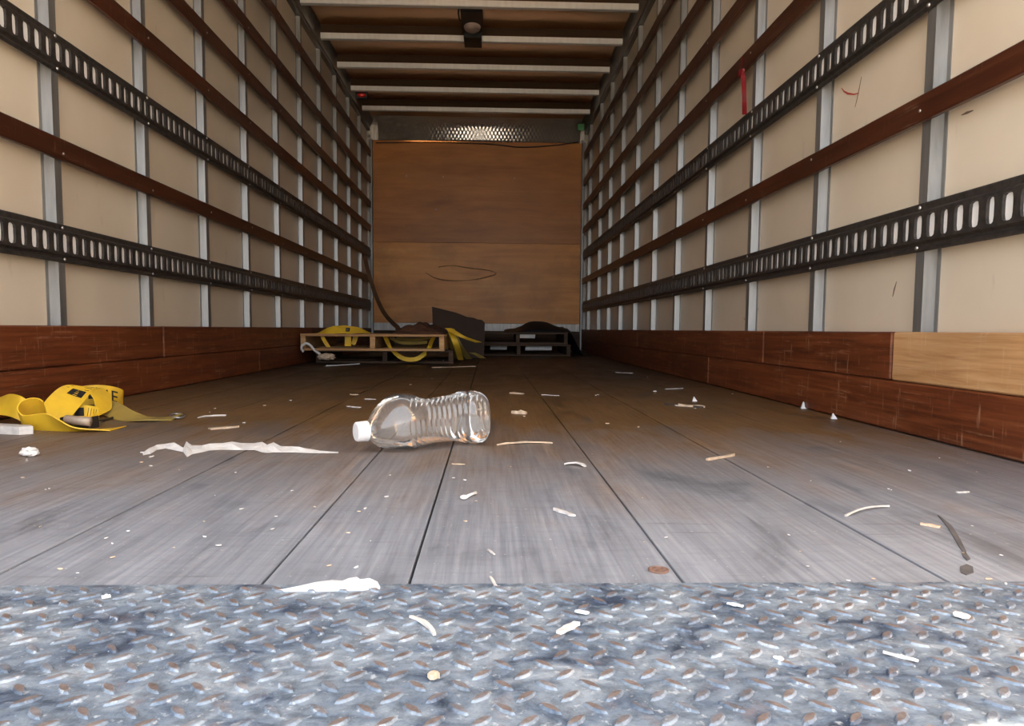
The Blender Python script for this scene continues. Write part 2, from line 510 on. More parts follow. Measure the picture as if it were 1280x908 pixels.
# ------------------------------------------------------------------ floor
floor = link('floor', box((XL - 0.06, YO, -0.12), (XR + 0.06, YB + 0.06, -0.032), M['darksteel'], 'floor'))
tag(floor, 'grey weathered plank floor of the cargo box', 'floor', kind='structure')
J = [XL - 0.03, -1.098, -0.811, -0.519, -0.2327, -0.0816, 0.205, 0.488, 0.787, XR + 0.03]
for i in range(len(J) - 1):
    dz = random.uniform(-0.0012, 0.0)
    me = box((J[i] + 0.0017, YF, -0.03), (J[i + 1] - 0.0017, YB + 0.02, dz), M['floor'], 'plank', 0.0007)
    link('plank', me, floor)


def stain(name, pts, m, parent):
    me = slab([G(*p) for p in pts], -0.0005, 0.0011, m, name)
    link(name, me, parent)


stain('stain', [(1172, 644), (1178, 648), (1190, 658), (1196, 667), (1201, 676), (1208, 690), (1206, 694), (1198, 682), (1190, 668), (1182, 656)], M['stain'], floor)
stain('stain', [(1200, 709), (1208, 706), (1216, 709), (1217, 716), (1208, 719), (1201, 716)], M['stain'], floor)
stain('stain', [(1202, 690), (1208, 692), (1213, 699), (1209, 701), (1204, 696)], M['stain'], floor)

# ------------------------------------------------------------------ tread plate threshold
ZP = 0.0003
plate = link('trim_1', box((XL - 0.03, YO, -0.031), (XR + 0.03, YF - 0.0006, ZP), M['tread'], 'trim'))
tag(plate, 'blue grey diamond tread steel threshold at the rear edge of the floor', 'threshold', kind='structure')


def lug_mesh():
    vs, fs = [], []
    rings = [(1.0, 0.0), (0.84, 0.75), (0.66, 1.0)]
    K = 10
    for s, h in rings:
        for k in range(K):
            a = 2 * math.pi * k / K
            ca, sa = math.cos(a), math.sin(a)
            # pointed almond outline
            x = ca * 0.0108 * s
            y = sa * (0.0042 * (0.6 + 0.4 * abs(sa))) * s
            vs.append((x, y, h * 0.0019))
    for r in range(2):
        for k in range(K):
            fs.append((r * K + k, r * K + (k + 1) % K, (r + 1) * K + (k + 1) % K, (r + 1) * K + k))
    fs.append(tuple(range(2 * K, 3 * K)))
    return mesh('lug', vs, fs, M['lug'], False)


LM = lug_mesh()
spots = []
PX, PY = 0.0318, 0.0331
for row in range(0, 40):
    y = 0.4979 + (row - 22) * PY / 2
    if not (YO + 0.012 < y < YF - 0.012):
        continue
    right = row % 2 == 0
    off = 0.0277 if right else 0.0436
    for k in range(-45, 40):
        x = off + k * PX
        if XL < x < XR:
            spots.append((x, y, math.radians(45 if right else -45)))


def inframe(x, y):
    d = Vector((x, y, -CAMZ)); dep = d.dot(fwd)
    if dep <= 0: return False
    px = CX + F * d.dot(rt) / dep; py = CY - F * d.dot(up) / dep
    return -8 < px < 1288 and py < 914


vis = sorted([s for s in spots if inframe(s[0], s[1])], key=lambda s: s[1])
solo = set(vis[:292])
for s in vis[:292]:
    o = link('lug', LM, plate)
    o.location = (s[0], s[1], ZP); o.rotation_euler = (0, 0, s[2])
restv, restf = [], []
base_v = [v.co.copy() for v in LM.vertices]; base_f = [tuple(p.vertices) for p in LM.polygons]
for s in spots:
    if s in solo:
        continue
    R = Matrix.Rotation(s[2], 3, 'Z'); b = len(restv)
    restv += [R @ v + Vector((s[0], s[1], ZP)) for v in base_v]
    restf += [tuple(i + b for i in f) for f in base_f]
lr = bpy.data.meshes.new('tread_lugs'); lr.from_pydata([tuple(v) for v in restv], [], restf); lr.materials.append(M['lug'])
tag(link('tread_lugs', lr, plate), kind='stuff')

# ------------------------------------------------------------------ side walls
S = 0.6096
STUD_R = [1.786 + S * n for n in range(-2, 10)] + [8.02]
STUD_L = [2.353 + S * n for n in range(-3, 10)]
Z_STUD_TOP = ZBOW


def dome(r, h, m, name):
    vs, fs = [], []
    K = 8
    for rr, hh in ((1, 0), (0.8, 0.7), (0.0, 1)):
        if rr == 0:
            vs.append((h, 0, 0))
        else:
            for k in range(K):
                a = 2 * math.pi * k / K
                vs.append((hh * h, rr * r * math.cos(a), rr * r * math.sin(a)))
    for k in range(K):
        fs.append((k, (k + 1) % K, K + (k + 1) % K, K + k)); fs.append((K + k, K + (k + 1) % K, 2 * K))
    return mesh(name, vs, fs, m, True)


BOLT = dome(0.0055, 0.004, M['bolt'], 'bolt')
SCREW = dome(0.0045, 0.0025, M['bolt'], 'screw')


def side(name, sgn, label):
    """sgn -1 left, +1 right; o is the distance inwards from the stud faces"""
    X = (lambda o: XL + o) if sgn < 0 else (lambda o: XR - o)
    rot = 0.0 if sgn < 0 else math.pi
    studs = STUD_L if sgn < 0 else STUD_R
    lo, hi = sorted((X(-0.060), X(-0.036)))
    wall = link(name, box((lo, YO, -0.03), (hi, YB + 0.06, ZC + 0.02), M['dirtyalu'], name))
    tag(wall, label, 'wall', kind='structure')
    # liner panels, one between each two studs
    ed = [YO] + [y + 0.035 for y in studs] + [YB]
    for a, b in zip(ed, ed[1:]):
        if b - a < 0.03: continue
        lo, hi = sorted((X(-0.036), X(-0.031)))
        link('panel', box((lo, a + 0.002, 0.03), (hi, b - 0.002, ZC), M['panel'], 'panel'), wall)
    # hat studs; y is the near edge
    for y in studs:
        pr = [(-0.031, -0.014), (-0.029, -0.014), (-0.029, 0.0), (0.0, 0.006), (0.0, 0.042), (-0.013, 0.045), (-0.014, 0.058), (-0.031, 0.059)]
        prof = [(X(o), y + t) for o, t in pr]
        fm = [0] * (len(prof) + 2)
        for k in (4, 5, 6): fm[k] = 1
        link('stud', extrude(prof, 'z', 0.20, Z_STUD_TOP, M['galv'], 'stud', mats=[M['galv'], M['seal']], fmat=fm), wall)
    # stained wooden slats
    for z0, z1 in ((0.522, 0.588), (1.095, 1.168), (1.365, 1.436), (1.640, 1.712), (1.935, 2.008)):
        z0 += CAMZ; z1 += CAMZ
        lo, hi = sorted((X(0.001), X(0.019)))
        sl = link('wood_slat', box((lo, YO + 0.02, z0), (hi, YB - 0.012, z1), M['slat'], 'wood_slat', 0.003), wall)
        for y in studs:
            if 1.3 < y < 5.5:
                s = link('screw', SCREW, sl)
                s.location = (X(0.019), y + 0.024, (z0 + z1) / 2 + random.uniform(-0.015, 0.015)); s.rotation_euler = (0, 0, rot)
    # pressed steel cargo tracks
    for zb in (0.2015, 0.795):
        zb += CAMZ
        lowp = [(0.0005, 0.0), (0.004, 0.0), (0.0075, 0.003), (0.0075, 0.010), (0.0045, 0.013), (0.0045, 0.018), (0.013, 0.024)]
        topp = [(0.013, 0.097), (0.0045, 0.103), (0.0045, 0.116), (0.003, 0.1205), (0.0005, 0.1205)]
        vv, ff = [], []
        n0 = int(math.ceil((YO + 0.03 - 1.49) / 0.0525)); n1 = int((YB - 0.03 - 1.49) / 0.0525)
        ya, yb = 1.49 + (n0 - 0.5) * 0.0525, 1.49 + (n1 + 0.5) * 0.0525
        for pl in (lowp, topp):
            b = len(vv)
            vv += [(X(o), yy, zb + z) for yy in (ya, yb) for o, z in pl]
            n = len(pl)
            ff += [(b + q, b + q + 1, b + n + q + 1, b + n + q) for q in range(n - 1)]
        sq = [(t, -1) for t in (-1, -0.5, 0, 0.5)] + [(1, t) for t in (-1, -0.5, 0, 0.5)] + [(t, 1) for t in (1, 0.5, 0, -0.5)] + [(-1, t) for t in (1, 0.5, 0, -0.5)]
        hole = []
        for a_, b_ in sq:
            q = math.atan2(b_, a_); cq, sq_ = math.cos(q), math.sin(q)
            k_ = (abs(cq) ** 5 + abs(sq_) ** 5) ** (-0.2)
            hole.append((cq * k_, sq_ * k_))
        for c_ in range(n0, n1 + 1):
            yc = 1.49 + c_ * 0.0525
            hw = 0.0125 if c_ % 3 == 1 else 0.0160
            b = len(vv)
            vv += [(X(0.013), yc + u * 0.02625, zb + 0.0605 + v * 0.0365) for u, v in sq]
            vv += [(X(0.013), yc + u * hw, zb + 0.0605 + v * 0.029) for u, v in hole]
            vv += [(X(0.0055), yc + u * hw, zb + 0.0605 + v * 0.029) for u, v in hole]
            for k_ in range(16):
                k2 = (k_ + 1) % 16
                ff += [(b + k_, b + k2, b + 16 + k2, b + 16 + k_), (b + 16 + k_, b + 16 + k2, b + 32 + k2, b + 32 + k_)]
        me = bpy.data.meshes.new('cargo_track'); me.from_pydata(vv, [], ff); me.materials.append(M['rail']); me.update()
        bm = bmesh.new(); bm.from_mesh(me); bmesh.ops.remove_doubles(bm, verts=bm.verts, dist=0.00005); bm.to_mesh(me); bm.free()
        rail = link('cargo_track', me, wall)
        lo, hi = sorted((X(0.0008), X(0.0052)))
        link('backing_strip', box((lo, ya, zb + 0.026), (hi, yb, zb + 0.095), M['rib'], 'backing_strip'), rail)
        for y in studs:
            if 1.2 < y < 6:
                for zz in (0.010, 0.110):
                    b_ = link('bolt', BOLT, rail)
                    b_.location = (X(0.0045 if zz > 0.05 else 0.0075), y + 0.028, zb + zz); b_.rotation_euler = (0, 0, rot)
    # kick boards
    if sgn < 0:
        ups = [(YO, 3.05, 'kick'), (3.06, 5.6, 'kick'), (5.605, YB, 'kick')]
        los = [(YO, 4.3, 'kick'), (4.305, YB, 'kick')]
    else:
        ups = [(YO, 1.895, 'newwood'), (1.90, 2.80, 'kick'), (2.804, 5.2, 'kick'), (5.204, YB, 'kick')]
        los = [(YO, 3.5, 'kick'), (3.505, YB, 'kick')]
    for row, (z0, z1) in ((ups, (0.1345, 0.263)), (los, (0.002, 0.1325))):
        for a, b, mm in row:
            lo, hi = sorted((X(-0.030), X(0.012 + random.uniform(0, 0.003))))
            link('kick_board', box((lo, a, z0), (hi, b - 0.002, z1), M[mm], 'kick_board', 0.004), wall)
    # folded top rail where the roof sheet meets the wall
    pr = [(-0.031, ZBOW + 0.004), (0.006, ZBOW + 0.004), (0.010, ZBOW + 0.012), (0.010, ZBOW + 0.03), (0.055, ZC - 0.012), (0.055, ZC), (-0.031, ZC)]
    link('top_rail', extrude([(X(o), z) for o, z in pr], 'y', YO, YB, M['toprail'], 'top_rail'), wall)
    return wall, X


wl, XLf = side('wall_left', -1, 'cream panelled side wall with studs, slats and tracks, beside the yellow strap')
wr, XRf = side('wall_right', 1, 'cream panelled side wall with studs, slats and tracks, with the pale new kick board')

# scrapes on the right wall liner (o = -0.031 plane)
def wallmark(pts, wd, m, parent):
    vs = []
    xw = XR + 0.031
    P = []
    for px, py in pts:
        d = fwd + rt * ((px - CX) / F) - up * ((py - CY) / F)
        t = xw / d.x
        P.append(Vector((xw, d.y * t, CAMZ + d.z * t)))
    n = len(P)
    fs = []
    for i, p in enumerate(P):
        t = (P[min(i + 1, n - 1)] - P[max(i - 1, 0)]); t.x = 0; t.normalize()
        nn = Vector((0, -t.z, t.y)) * (wd / 2 * (1 - abs(2 * i / (n - 1) - 1) * 0.7))
        vs += [p + nn + Vector((-0.001, 0, 0)), p - nn + Vector((-0.001, 0, 0)), p + nn + Vector((0.001, 0, 0)), p - nn + Vector((0.001, 0, 0))]
    for i in range(n - 1):
        a = 4 * i
        fs += [(a, a + 1, a + 5, a + 4), (a + 1, a + 3, a + 7, a + 5), (a, a + 4, a + 6, a + 2)]
    link('scrape', mesh('scrape', vs, fs, m), parent)
wallmark([(1052, 110), (1055, 114), (1060, 117), (1068, 118), (1074, 116)], 0.006, M['redmark'], wr)
wallmark([(1077, 96), (1074, 112), (1071, 126), (1069, 134)], 0.004, M['darkmark'], wr)
wallmark([(1202, 144), (1209, 141), (1217, 138)], 0.006, M['darkmark'], wr)
wallmark([(1116, 371), (1118, 362), (1121, 352)], 0.005, M['darkmark'], wr)
wallmark([(948, 385), (945, 398), (942, 411)], 0.003, M['darkmark'], wr)
wallmark([(930, 398), (936, 406), (942, 412)], 0.003, M['darkmark'], wr)

# ------------------------------------------------------------------ bulkhead
wb = link('wall_back', box((XL - 0.06, YB + 0.020, -0.03), (XR + 0.06, YB + 0.06, ZC + 0.02), M['dirtyalu'], 'wall_back'))
tag(wb, 'brown plywood bulkhead closing the far end of the cargo box', 'wall', kind='structure')
ZS, ZT = 1.249, 2.398
link('plywood_sheet', box((XL + 0.012, YB, 0.326), (XR - 0.012, YB + 0.019, ZS - 0.002), M['ply'], 'plywood_sheet', 0.002), wb)
link('plywood_sheet', box((XL + 0.012, YB + 0.002, ZS), (XR - 0.012, YB + 0.019, ZT), M['ply2'], 'plywood_sheet', 0.002), wb)
link('metal_kick_strip', box((XL + 0.012, YB - 0.006, 0.238), (XR - 0.012, YB + 0.019, 0.325), M['dirtyalu'], 'metal_kick_strip', 0.002), wb)
link('sill_plate', box((XL + 0.012, YB - 0.004, 0.0), (XR - 0.012, YB + 0.019, 0.237), M['darkpallet'], 'sill_plate', 0.002), wb)
for sx, X in ((-1, XLf), (1, XRf)):
    lo, hi = sorted((X(0.0), X(0.036)))
    link('corner_post', box((lo, YB - 0.035, 0.0), (hi, YB + 0.001, ZT), M['galv'], 'corner_post', 0.006), wb)
# embossed cove: concave sheet from roof to plywood, with end plates
vs, fs, uv = [], [], []
x0, x1 = XL + 0.10, XR - 0.06
pr = [(8.20, ZC - 0.001), (8.29, ZC - 0.006), (8.34, ZC - 0.016), (8.368, ZC - 0.032), (8.382, ZC - 0.055), (8.391, ZC - 0.085), (8.398, ZC - 0.12), (8.404, ZC - 0.155), (8.410, ZC - 0.190), (8.416, ZC - 0.212)]
L = [0]
for p, q in zip(pr, pr[1:]):
    L.append(L[-1] + math.hypot(q[0] - p[0], q[1] - p[1]))
n = len(pr)
me = bpy.data.meshes.new('nose_cove')
me.from_pydata([(x, y, z) for x in (x0, x1) for y, z in pr], [], [(i, i + 1, n + i + 1, n + i) for i in range(n - 1)])
ul = me.uv_layers.new(name='UVMap')
for lp in me.loops:
    vi = lp.vertex_index
    ul.data[lp.index].uv = (x0 if vi < n else x1, L[vi % n])
me.materials.append(M['cove'])
for p in me.polygons: p.use_smooth = True
cv = link('nose_cove', me, wb)
sm = cv.modifiers.new('thick', 'SOLIDIFY'); sm.thickness = 0.003
for a, b in ((XL + 0.012, x0 - 0.001), (x1 + 0.001, XR - 0.012)):
    vs = [(x, y, z) for x in (a, b) for y, z in pr] + [(x, YB + 0.019, ZC - 0.001) for x in (a, b)]
    fs = [(i, i + 1, n + i + 1, n + i) for i in range(n - 1)] + [tuple(range(n)) + (2 * n,), tuple(range(n, 2 * n)) + (2 * n + 1,)]
    link('cove_end_plate', mesh('cove_end_plate', vs, fs, M['dirtyalu'], False), wb)
# ragged lower edge of the cove: hanging tape and a sagging cable
cab = cr([GY(470, 178.5, YB - 0.03), GY(540, 178, YB - 0.03), GY(610, 180, YB - 0.03), GY(650, 184, YB - 0.03), GY(690, 182, YB - 0.03), GY(722, 178, YB - 0.03)], 40)
link('cable', tube(cab, 0.006, M['lampblack'], 'cable', 6), wb)
for px, py in ((462, 170), (451, 170), (728, 177)):
    p = GY(px, py, YB - 0.05)
    o = link('bolt', BOLT, wb); o.location = p; o.rotation_euler = (0, 0, -math.pi / 2); o.scale = (3, 3, 3)
# pencil scuff and nail heads on the plywood
for px, py in ((508, 220), (554, 221), (599, 222), (643, 223), (684, 312), (685, 398), (545, 262)):
    o = link('screw', SCREW, wb); o.location = GY(px, py, YB - 0.0005); o.rotation_euler = (0, 0, -math.pi / 2); o.scale = (2, 1.6, 1.6)
arc = cr([GY(x, y, YB - 0.001) for x, y in ((532, 341), (545, 348), (565, 351), (590, 350), (610, 346), (620, 342), (610, 338), (585, 335), (565, 332), (548, 334))], 50)
link('scuff', tube(arc, [0.003 + 0.004 * abs(math.sin(i * 0.21)) for i in range(51)], M['plyscuff'], 'scuff', 5), wb)

# ------------------------------------------------------------------ ceiling
ceil = link('ceiling', box((XL - 0.06, YO, ZC), (XR + 0.06, YB + 0.06, ZC + 0.02), M['roof'], 'ceiling'))
tag(ceil, 'dark sheet metal roof carried on bright steel bows', 'ceiling', kind='structure')
BOW0 = 8.28 * S + 0.167
BOWS = [BOW0 + S * k for k in range(-8, 5)]
for y in BOWS:
    pr = [(y - 0.022, ZBOW + 0.043), (y - 0.020, ZBOW + 0.004), (y - 0.016, ZBOW), (y + 0.020, ZBOW), (y + 0.024, ZBOW + 0.004), (y + 0.026, ZBOW + 0.043)]
    bw = link('roof_bow', extrude(pr, 'x', XL + 0.055, XR - 0.055, M['bow'], 'roof_bow'), ceil)
    nk = [(y - 0.012, ZC), (y - 0.012, ZBOW + 0.0435), (y + 0.016, ZBOW + 0.0435), (y + 0.016, ZC)]
    link('bow_neck', extrude(nk, 'x', XL + 0.055, XR - 0.055, M['neck'], 'bow_neck'), bw)

# ceiling lamp between two bows
lx, ly = GY(590, 40, 5.5).x, BOW0 + 0.33
lamp = empty('ceiling_lamp', (lx, ly, ZC))
tag(lamp, 'black ceiling lamp with round frosted lens fixed between two roof bows', 'lamp')
me = bpy.data.meshes.new('housing')
prf = [(-0.27, 0.0), (-0.27, -0.06), (-0.22, -0.095), (0.13, -0.095), (0.15, -0.06), (0.15, 0.0)]
link('housing', extrude(prf, 'x', -0.078, 0.078, M['lampblack'], 'housing'), lamp)
bm = bmesh.new(); bmesh.ops.create_uvsphere(bm, u_segments=20, v_segments=10, radius=1.0)
for v in bm.verts: v.co = Vector((v.co.x * 0.063, v.co.y * 0.085, v.co.z * 0.034 - 0.095))
me = bpy.data.meshes.new('lens'); bm.to_mesh(me); bm.free(); me.materials.append(M['lens'])
for p in me.polygons: p.use_smooth = True
link('lens', me, lamp, (0, 0.03, 0))
link('bracket', box((-0.068, 0.18, -0.122), (0.068, 0.36, -0.1105), M['lampblack'], 'bracket', 0.003), lamp)
link('bracket', box((-0.068, 0.155, -0.122), (0.068, 0.205, -0.001), M['lampblack'], 'bracket', 0.003), lamp)
link('cable', tube([(-0.08, -0.22, -0.01), (-0.10, -0.08, -0.045), (-0.095, 0.02, -0.05), (-0.072, 0.1, -0.03)], 0.006, M['lampblack'], 'cable', 6), lamp)

# red marker light and green tag near the far top corners
p = GY(452, 119, 7.10)
mk = empty('marker_light', (p.x, 7.10, p.z)); tag(mk, 'small red marker light in the roof corner above the hanging brown strap', 'light')
link('base', box((-0.055, 0.0, -0.03), (0.055, 0.03, ZC - p.z), M['lampblack'], 'base', 0.004), mk)
bm = bmesh.new(); bmesh.ops.create_uvsphere(bm, u_segments=14, v_segments=8, radius=1.0)
for v in bm.verts: v.co = Vector((v.co.x * 0.042, v.co.y * 0.02, v.co.z * 0.02))
me = bpy.data.meshes.new('lens'); bm.to_mesh(me); bm.free(); me.materials.append(M['redlens'])
link('lens', me, mk)
p = GY(727, 160, 8.2)
tg = link('green_tag', box((p.x - 0.045, 8.18, p.z - 0.035), (p.x + 0.03, 8.19, p.z + 0.04), M['green'], 'green_tag', 0.004, 0.006))
tag(tg, 'small green tag stuck on the end plate of the embossed cove', 'tag')

# ------------------------------------------------------------------ red ribbon tied to a slat on the right wall
def onwall(px, py, o):
    xw = XR - o
    d = fwd + rt * ((px - CX) / F) - up * ((py - CY) / F); t = xw / d.x
    return Vector((xw, d.y * t, CAMZ + d.z * t))
rb = empty('red_ribbon', onwall(928, 90, 0.022)); tag(rb, 'red ribbon knotted round a wooden slat and hanging down', 'ribbon')
o0 = Vector(rb.location); yv0 = Vector((0, 1, 0))
kn = onwall(927, 91, 0.026) - o0
bm = bmesh.new(); bmesh.ops.create_icosphere(bm, subdivisions=2, radius=1.0)
for v in bm.verts:
    k = 1 + 0.25 * math.sin(7 * v.co.y + 3 * v.co.z)
    v.co = Vector((v.co.x * 0.010 * k, v.co.y * 0.022 * k, v.co.z * 0.016 * k)) + kn
me = bpy.data.meshes.new('knot'); bm.to_mesh(me); bm.free(); me.materials.append(M['red'])
link('knot', me, rb)
wv_ = Vector((-0.9, 0.42, 0))
r1 = Ribbon([(onwall(929, 94, 0.026) - o0, wv_), (onwall(930, 110, 0.026) - o0, wv_ + yv0 * 0.3), (onwall(930.5, 128, 0.026) - o0, wv_), (onwall(930.5, 143, 0.034) - o0, wv_ - yv0 * 0.2)], 0.019, 24, 0.0015)
link('tail', r1.build(M['red'], 'tail'), rb)
r2 = Ribbon([(onwall(927, 88, 0.024) - o0, Vector((0, 1, 0.2))), (onwall(927, 80, 0.024) - o0, Vector((0, 1, 0.1))), (onwall(928, 71, 0.021) - o0, Vector((0, 1, 0.0)))], 0.016, 10, 0.0015)
link('loop', r2.build(M['red'], 'loop'), rb)

# ------------------------------------------------------------------ pallets
def pallet(name, loc, rz, wx, dy, h, m, label, ntop=6, group=None):
    e = empty(name, loc, rz)
    tag(e, label, 'pallet', group)
    tb = 0.016
    for i in range(ntop):
        a = i / ntop * dy; bw = dy / ntop - 0.035
        link('deck_board', box((0, a, h - tb), (wx, a + bw, h), m, 'deck_board', 0.002, 0.001), e)
    for i in range(3):
        a = i * (dy - 0.1) / 2
        link('bottom_board', box((0.0, a, 0), (wx, a + 0.1, tb), m, 'bottom_board', 0.002, 0.001), e)
    for i in range(3):
        x = i * (wx - 0.04) / 2
        link('stringer', box((x + 0.002, 0.004, tb), (x + 0.038, dy - 0.02, h - tb), m, 'stringer', 0.002, 0.001), e)
    return e


pA = GY(375, 430, 5.14).x
pallet('wood_pallet', (pA + 0.045, 5.40, 0.0), 0.03, 1.02, 0.95, 0.100, M['darkpallet'], 'pallet toned dark for the shade beneath the pale strapped pallet')
pal = pallet('wood_pallet', (pA, 5.14, 0.102), 0.0, 1.015, 1.05, 0.117, M['pallet'], 'pale wooden pallet with yellow straps threaded through it')
pB = GY(583, 440, 7.05).x
pallet('wood_pallet', (pB, 7.05, 0.0), 0.0, 1.02, 1.05, 0.114, M['darkpallet'], 'bottom pallet of the dark stack under the black tarp')
pallet('wood_pallet', (pB + 0.01, 7.10, 0.116), -0.01, 0.985, 1.0, 0.114, M['darkpallet'], 'upper pallet of the dark stack under the black tarp')

# white labels stuck in the pallet stack
for x0_, y0_, x1_, y1_, yy, lb, jj in ((650, 418.5, 669, 423, 7.085, 'white paper label on the front of the upper dark pallet', 0.002), (613, 432.8, 634, 437, 7.2, 'crumpled white label tucked into the bottom dark pallet beside its middle post', 0.006), (657, 433, 690, 438, 7.12, 'long crumpled white wrapper tucked into the bottom dark pallet', 0.006)):
    a, b = GY(x0_, y1_, yy), GY(x1_, y0_, yy)
    tag(link('paper_label', box((a.x, yy, a.z), (b.x, yy + 0.012, b.z), M['paper'], 'paper_label', 0.0015, jj)), lb, 'label')

# dark brown board leaning between the pallets
def lean(px, py):
    y = 6.6
    for _ in range(12):
        y = 6.47 + 0.45 * GY(px, py, y).z
    return GY(px, py, y)
A = [lean(*q) for q in ((540, 384), (541, 412), (556, 428), (566, 442), (574, 447.6), (605, 447.9), (606, 404), (602, 400.5), (597, 400), (592, 398), (584, 397), (570, 391.5))]
bd = [p + Vector((0.0, 0.02, 0.004)) for p in A]
n = len(A)
me = mesh('leaning_board', A + bd, [tuple(range(n)), tuple(range(2 * n - 1, n - 1, -1))] + [(i, (i + 1) % n, n + (i + 1) % n, n + i) for i in range(n)], M['brownsheet'])
tag(link('leaning_board', me), 'dark brown board with a slanting top leaning between the pallets', 'board')

# lumpy things: height field on a ground patch
def mound(name, x0, x1, y0, y1, zbase, hf, m, nx=28, ny=14, parent=None):
    vs, fs = [], []
    for j in range(ny + 1):
        for i in range(nx + 1):
            u, v = i / nx, j / ny
            vs.append((x0 + (x1 - x0) * u, y0 + (y1 - y0) * v, zbase(u, v) + hf(u, v)))
    k = nx + 1
    for j in range(ny):
        for i in range(nx):
            fs.append((j * k + i, j * k + i + 1, (j + 1) * k + i + 1, (j + 1) * k + i))
    # underside
    b = len(vs)
    vs += [(v[0], v[1], zbase((v[0] - x0) / (x1 - x0), (v[1] - y0) / (y1 - y0))) for v in vs[:b]]
    fs += [tuple(q + b for q in reversed(f)) for f in fs[:]]
    rim = [i for i in range(k)] + [j * k + nx for j in range(1, ny + 1)] + [ny * k + i for i in range(nx - 1, -1, -1)] + [j * k for j in range(ny - 1, 0, -1)]
    for a, c in zip(rim, rim[1:] + rim[:1]):
        fs.append((a, c, c + b, a + b))
    return mesh(name, vs, fs, m, True)


ztop = 0.232
rr = random.Random(3)
ph = [rr.uniform(0, 6) for _ in range(8)]
wob = lambda u, v: 0.012 * math.sin(9 * u + ph[0]) * math.sin(5 * v + ph[1]) + 0.008 * math.sin(17 * u + 6 * v + ph[2]) + 0.006 * math.sin(23 * v - 8 * u + ph[3])
tx0, tx1 = GY(632, 410, 7.3).x, pB + 1.02 + 0.20
def tb_(u, v):
    x = tx0 + (tx1 - tx0) * u
    return ztop if x < pB + 1.03 else max(0.002, ztop - (x - pB - 1.03) * 1.9)
def th_(u, v):
    e = min(1, v / 0.18) * min(1, (1 - v) / 0.1)
    return 0.004 + max(0, e * (0.10 * math.exp(-((u - 0.40) / 0.24) ** 2) + 0.04 * math.exp(-((u - 0.8) / 0.2) ** 2)) * (0.6 + 0.4 * math.sin(3 * v + 0.5)) + wob(u, v) * e)
tag(link('tarp', mound('tarp', tx0, tx1, 7.14, 8.02, tb_, th_, M['tarp'])), 'black tarp heaped on the dark pallet stack and spilling off its side', 'tarp')
sx0, sx1 = GY(492, 410, 5.6).x, GY(556, 410, 5.6).x
def sh_(u, v):
    e = min(1, u / 0.2) * min(1, (1 - u) / 0.15) * min(1, v / 0.2) * min(1, (1 - v) / 0.2)
    return 0.003 + max(0, e * (0.055 + 0.02 * math.sin(11 * u + 2) + wob(v, u) * 1.5))
tag(link('sacking', mound('sacking', sx0, sx1, 5.45, 6.1, lambda u, v: 0.2215, sh_, M['rag'], 24, 14)), 'crumpled reddish brown sacking lying on the strapped pallet', 'sack')

# ------------------------------------------------------------------ straps at the far pallets
def band(name, ctrl, width, m, label, n=50, group=None, cat='strap'):
    e = empty(name, ctrl[0][0])
    tag(e, label, cat, group)
    o0 = Vector(ctrl[0][0])
    r = Ribbon([(Vector(c) - o0, Vector(w_)) for c, w_ in ctrl], width, n)
    link('webbing', r.build(m), e)
    return e, r


yv = Vector((0, 1, 0)); xv = Vector((1, 0, 0)); zv = Vector((0, 0, 1))
# flat strap over the top board, then down into the pallet
g = lambda px, py, y: GY(px, py, y)
tv = yv + zv * 1.1
e, r = band('cargo_strap', [(g(396, 417.0, 5.33), yv), (g(404, 414.6, 5.32), yv + zv * 0.4), (g(416, 412.8, 5.31), tv), (g(430, 412.0, 5.31), tv), (g(436, 412.8, 5.31), tv), (g(446, 413.0, 5.31), yv + zv * 0.7), (g(455, 414.8, 5.32), yv + zv * 0.3), (g(463, 416.7, 5.33), yv)], 0.075, M['yellow'], 'yellow strap lying folded on top of the pale pallet', 50)
p0 = Vector(e.location)
link('buckle', box(tuple(g(432, 414.5, 5.285) - p0), tuple(g(440, 410.0, 5.39) - p0), M['darksteel'], 'buckle', 0.004), e)
band('cargo_strap', [(g(403, 419.5, 5.19), xv), (g(404.5, 424, 5.19), xv), (g(408, 430, 5.2), xv + zv * 0.3), (g(411, 434, 5.2), xv)], 0.028, M['yellow'], 'short yellow strap end hanging inside the pale pallet near its side post', 16)
band('cargo_strap', [(g(435, 419.5, 5.19), xv), (g(435, 425, 5.19), xv), (g(435, 433, 5.2), xv)], 0.045, M['yellow'], 'straight yellow strap drop inside the pale pallet', 12)
band('cargo_strap', [(g(445, 419.5, 5.25), xv), (g(443.5, 425, 5.25), xv - zv * 0.5), (g(441, 431, 5.25), xv - zv * 0.3)], 0.035, M['yellow'], 'slanting yellow strap end beside the straight drop inside the pale pallet', 12)
band('cargo_strap', [(g(481, 420, 5.37), xv), (g(484, 427, 5.33), xv), (g(488, 435, 5.29), xv * 0.9 - zv * 0.3), (g(497, 444, 5.26), xv * 0.6 + zv * 0.6), (g(507, 449, 5.25), zv + xv * 0.1), (g(520, 449, 5.25), zv - xv * 0.15), (g(530, 443, 5.26), zv * 0.7 - xv * 0.6), (g(536, 436, 5.29), xv), (g(539, 428, 5.37), xv), (g(543, 420, 5.41), xv)], 0.032, M['yellow'], 'yellow strap loop sagging below the pale pallet', 60)
band('cargo_strap', [(g(487, 422, 5.3), zv + yv), (g(500, 428, 5.28), zv + yv), (g(516, 429, 5.28), zv + yv), (g(534, 428, 5.3), zv + yv)], 0.03, M['dullyellow'], 'dull strap sagging in the pale pallet, lower of two', 24)
band('cargo_strap', [(g(496, 422, 5.36), zv + yv), (g(510, 424.5, 5.34), zv + yv), (g(526, 424, 5.34), zv + yv), (g(540, 421, 5.36), zv + yv)], 0.03, M['dullyellow'], 'dull strap sagging in the pale pallet, upper of two', 24)
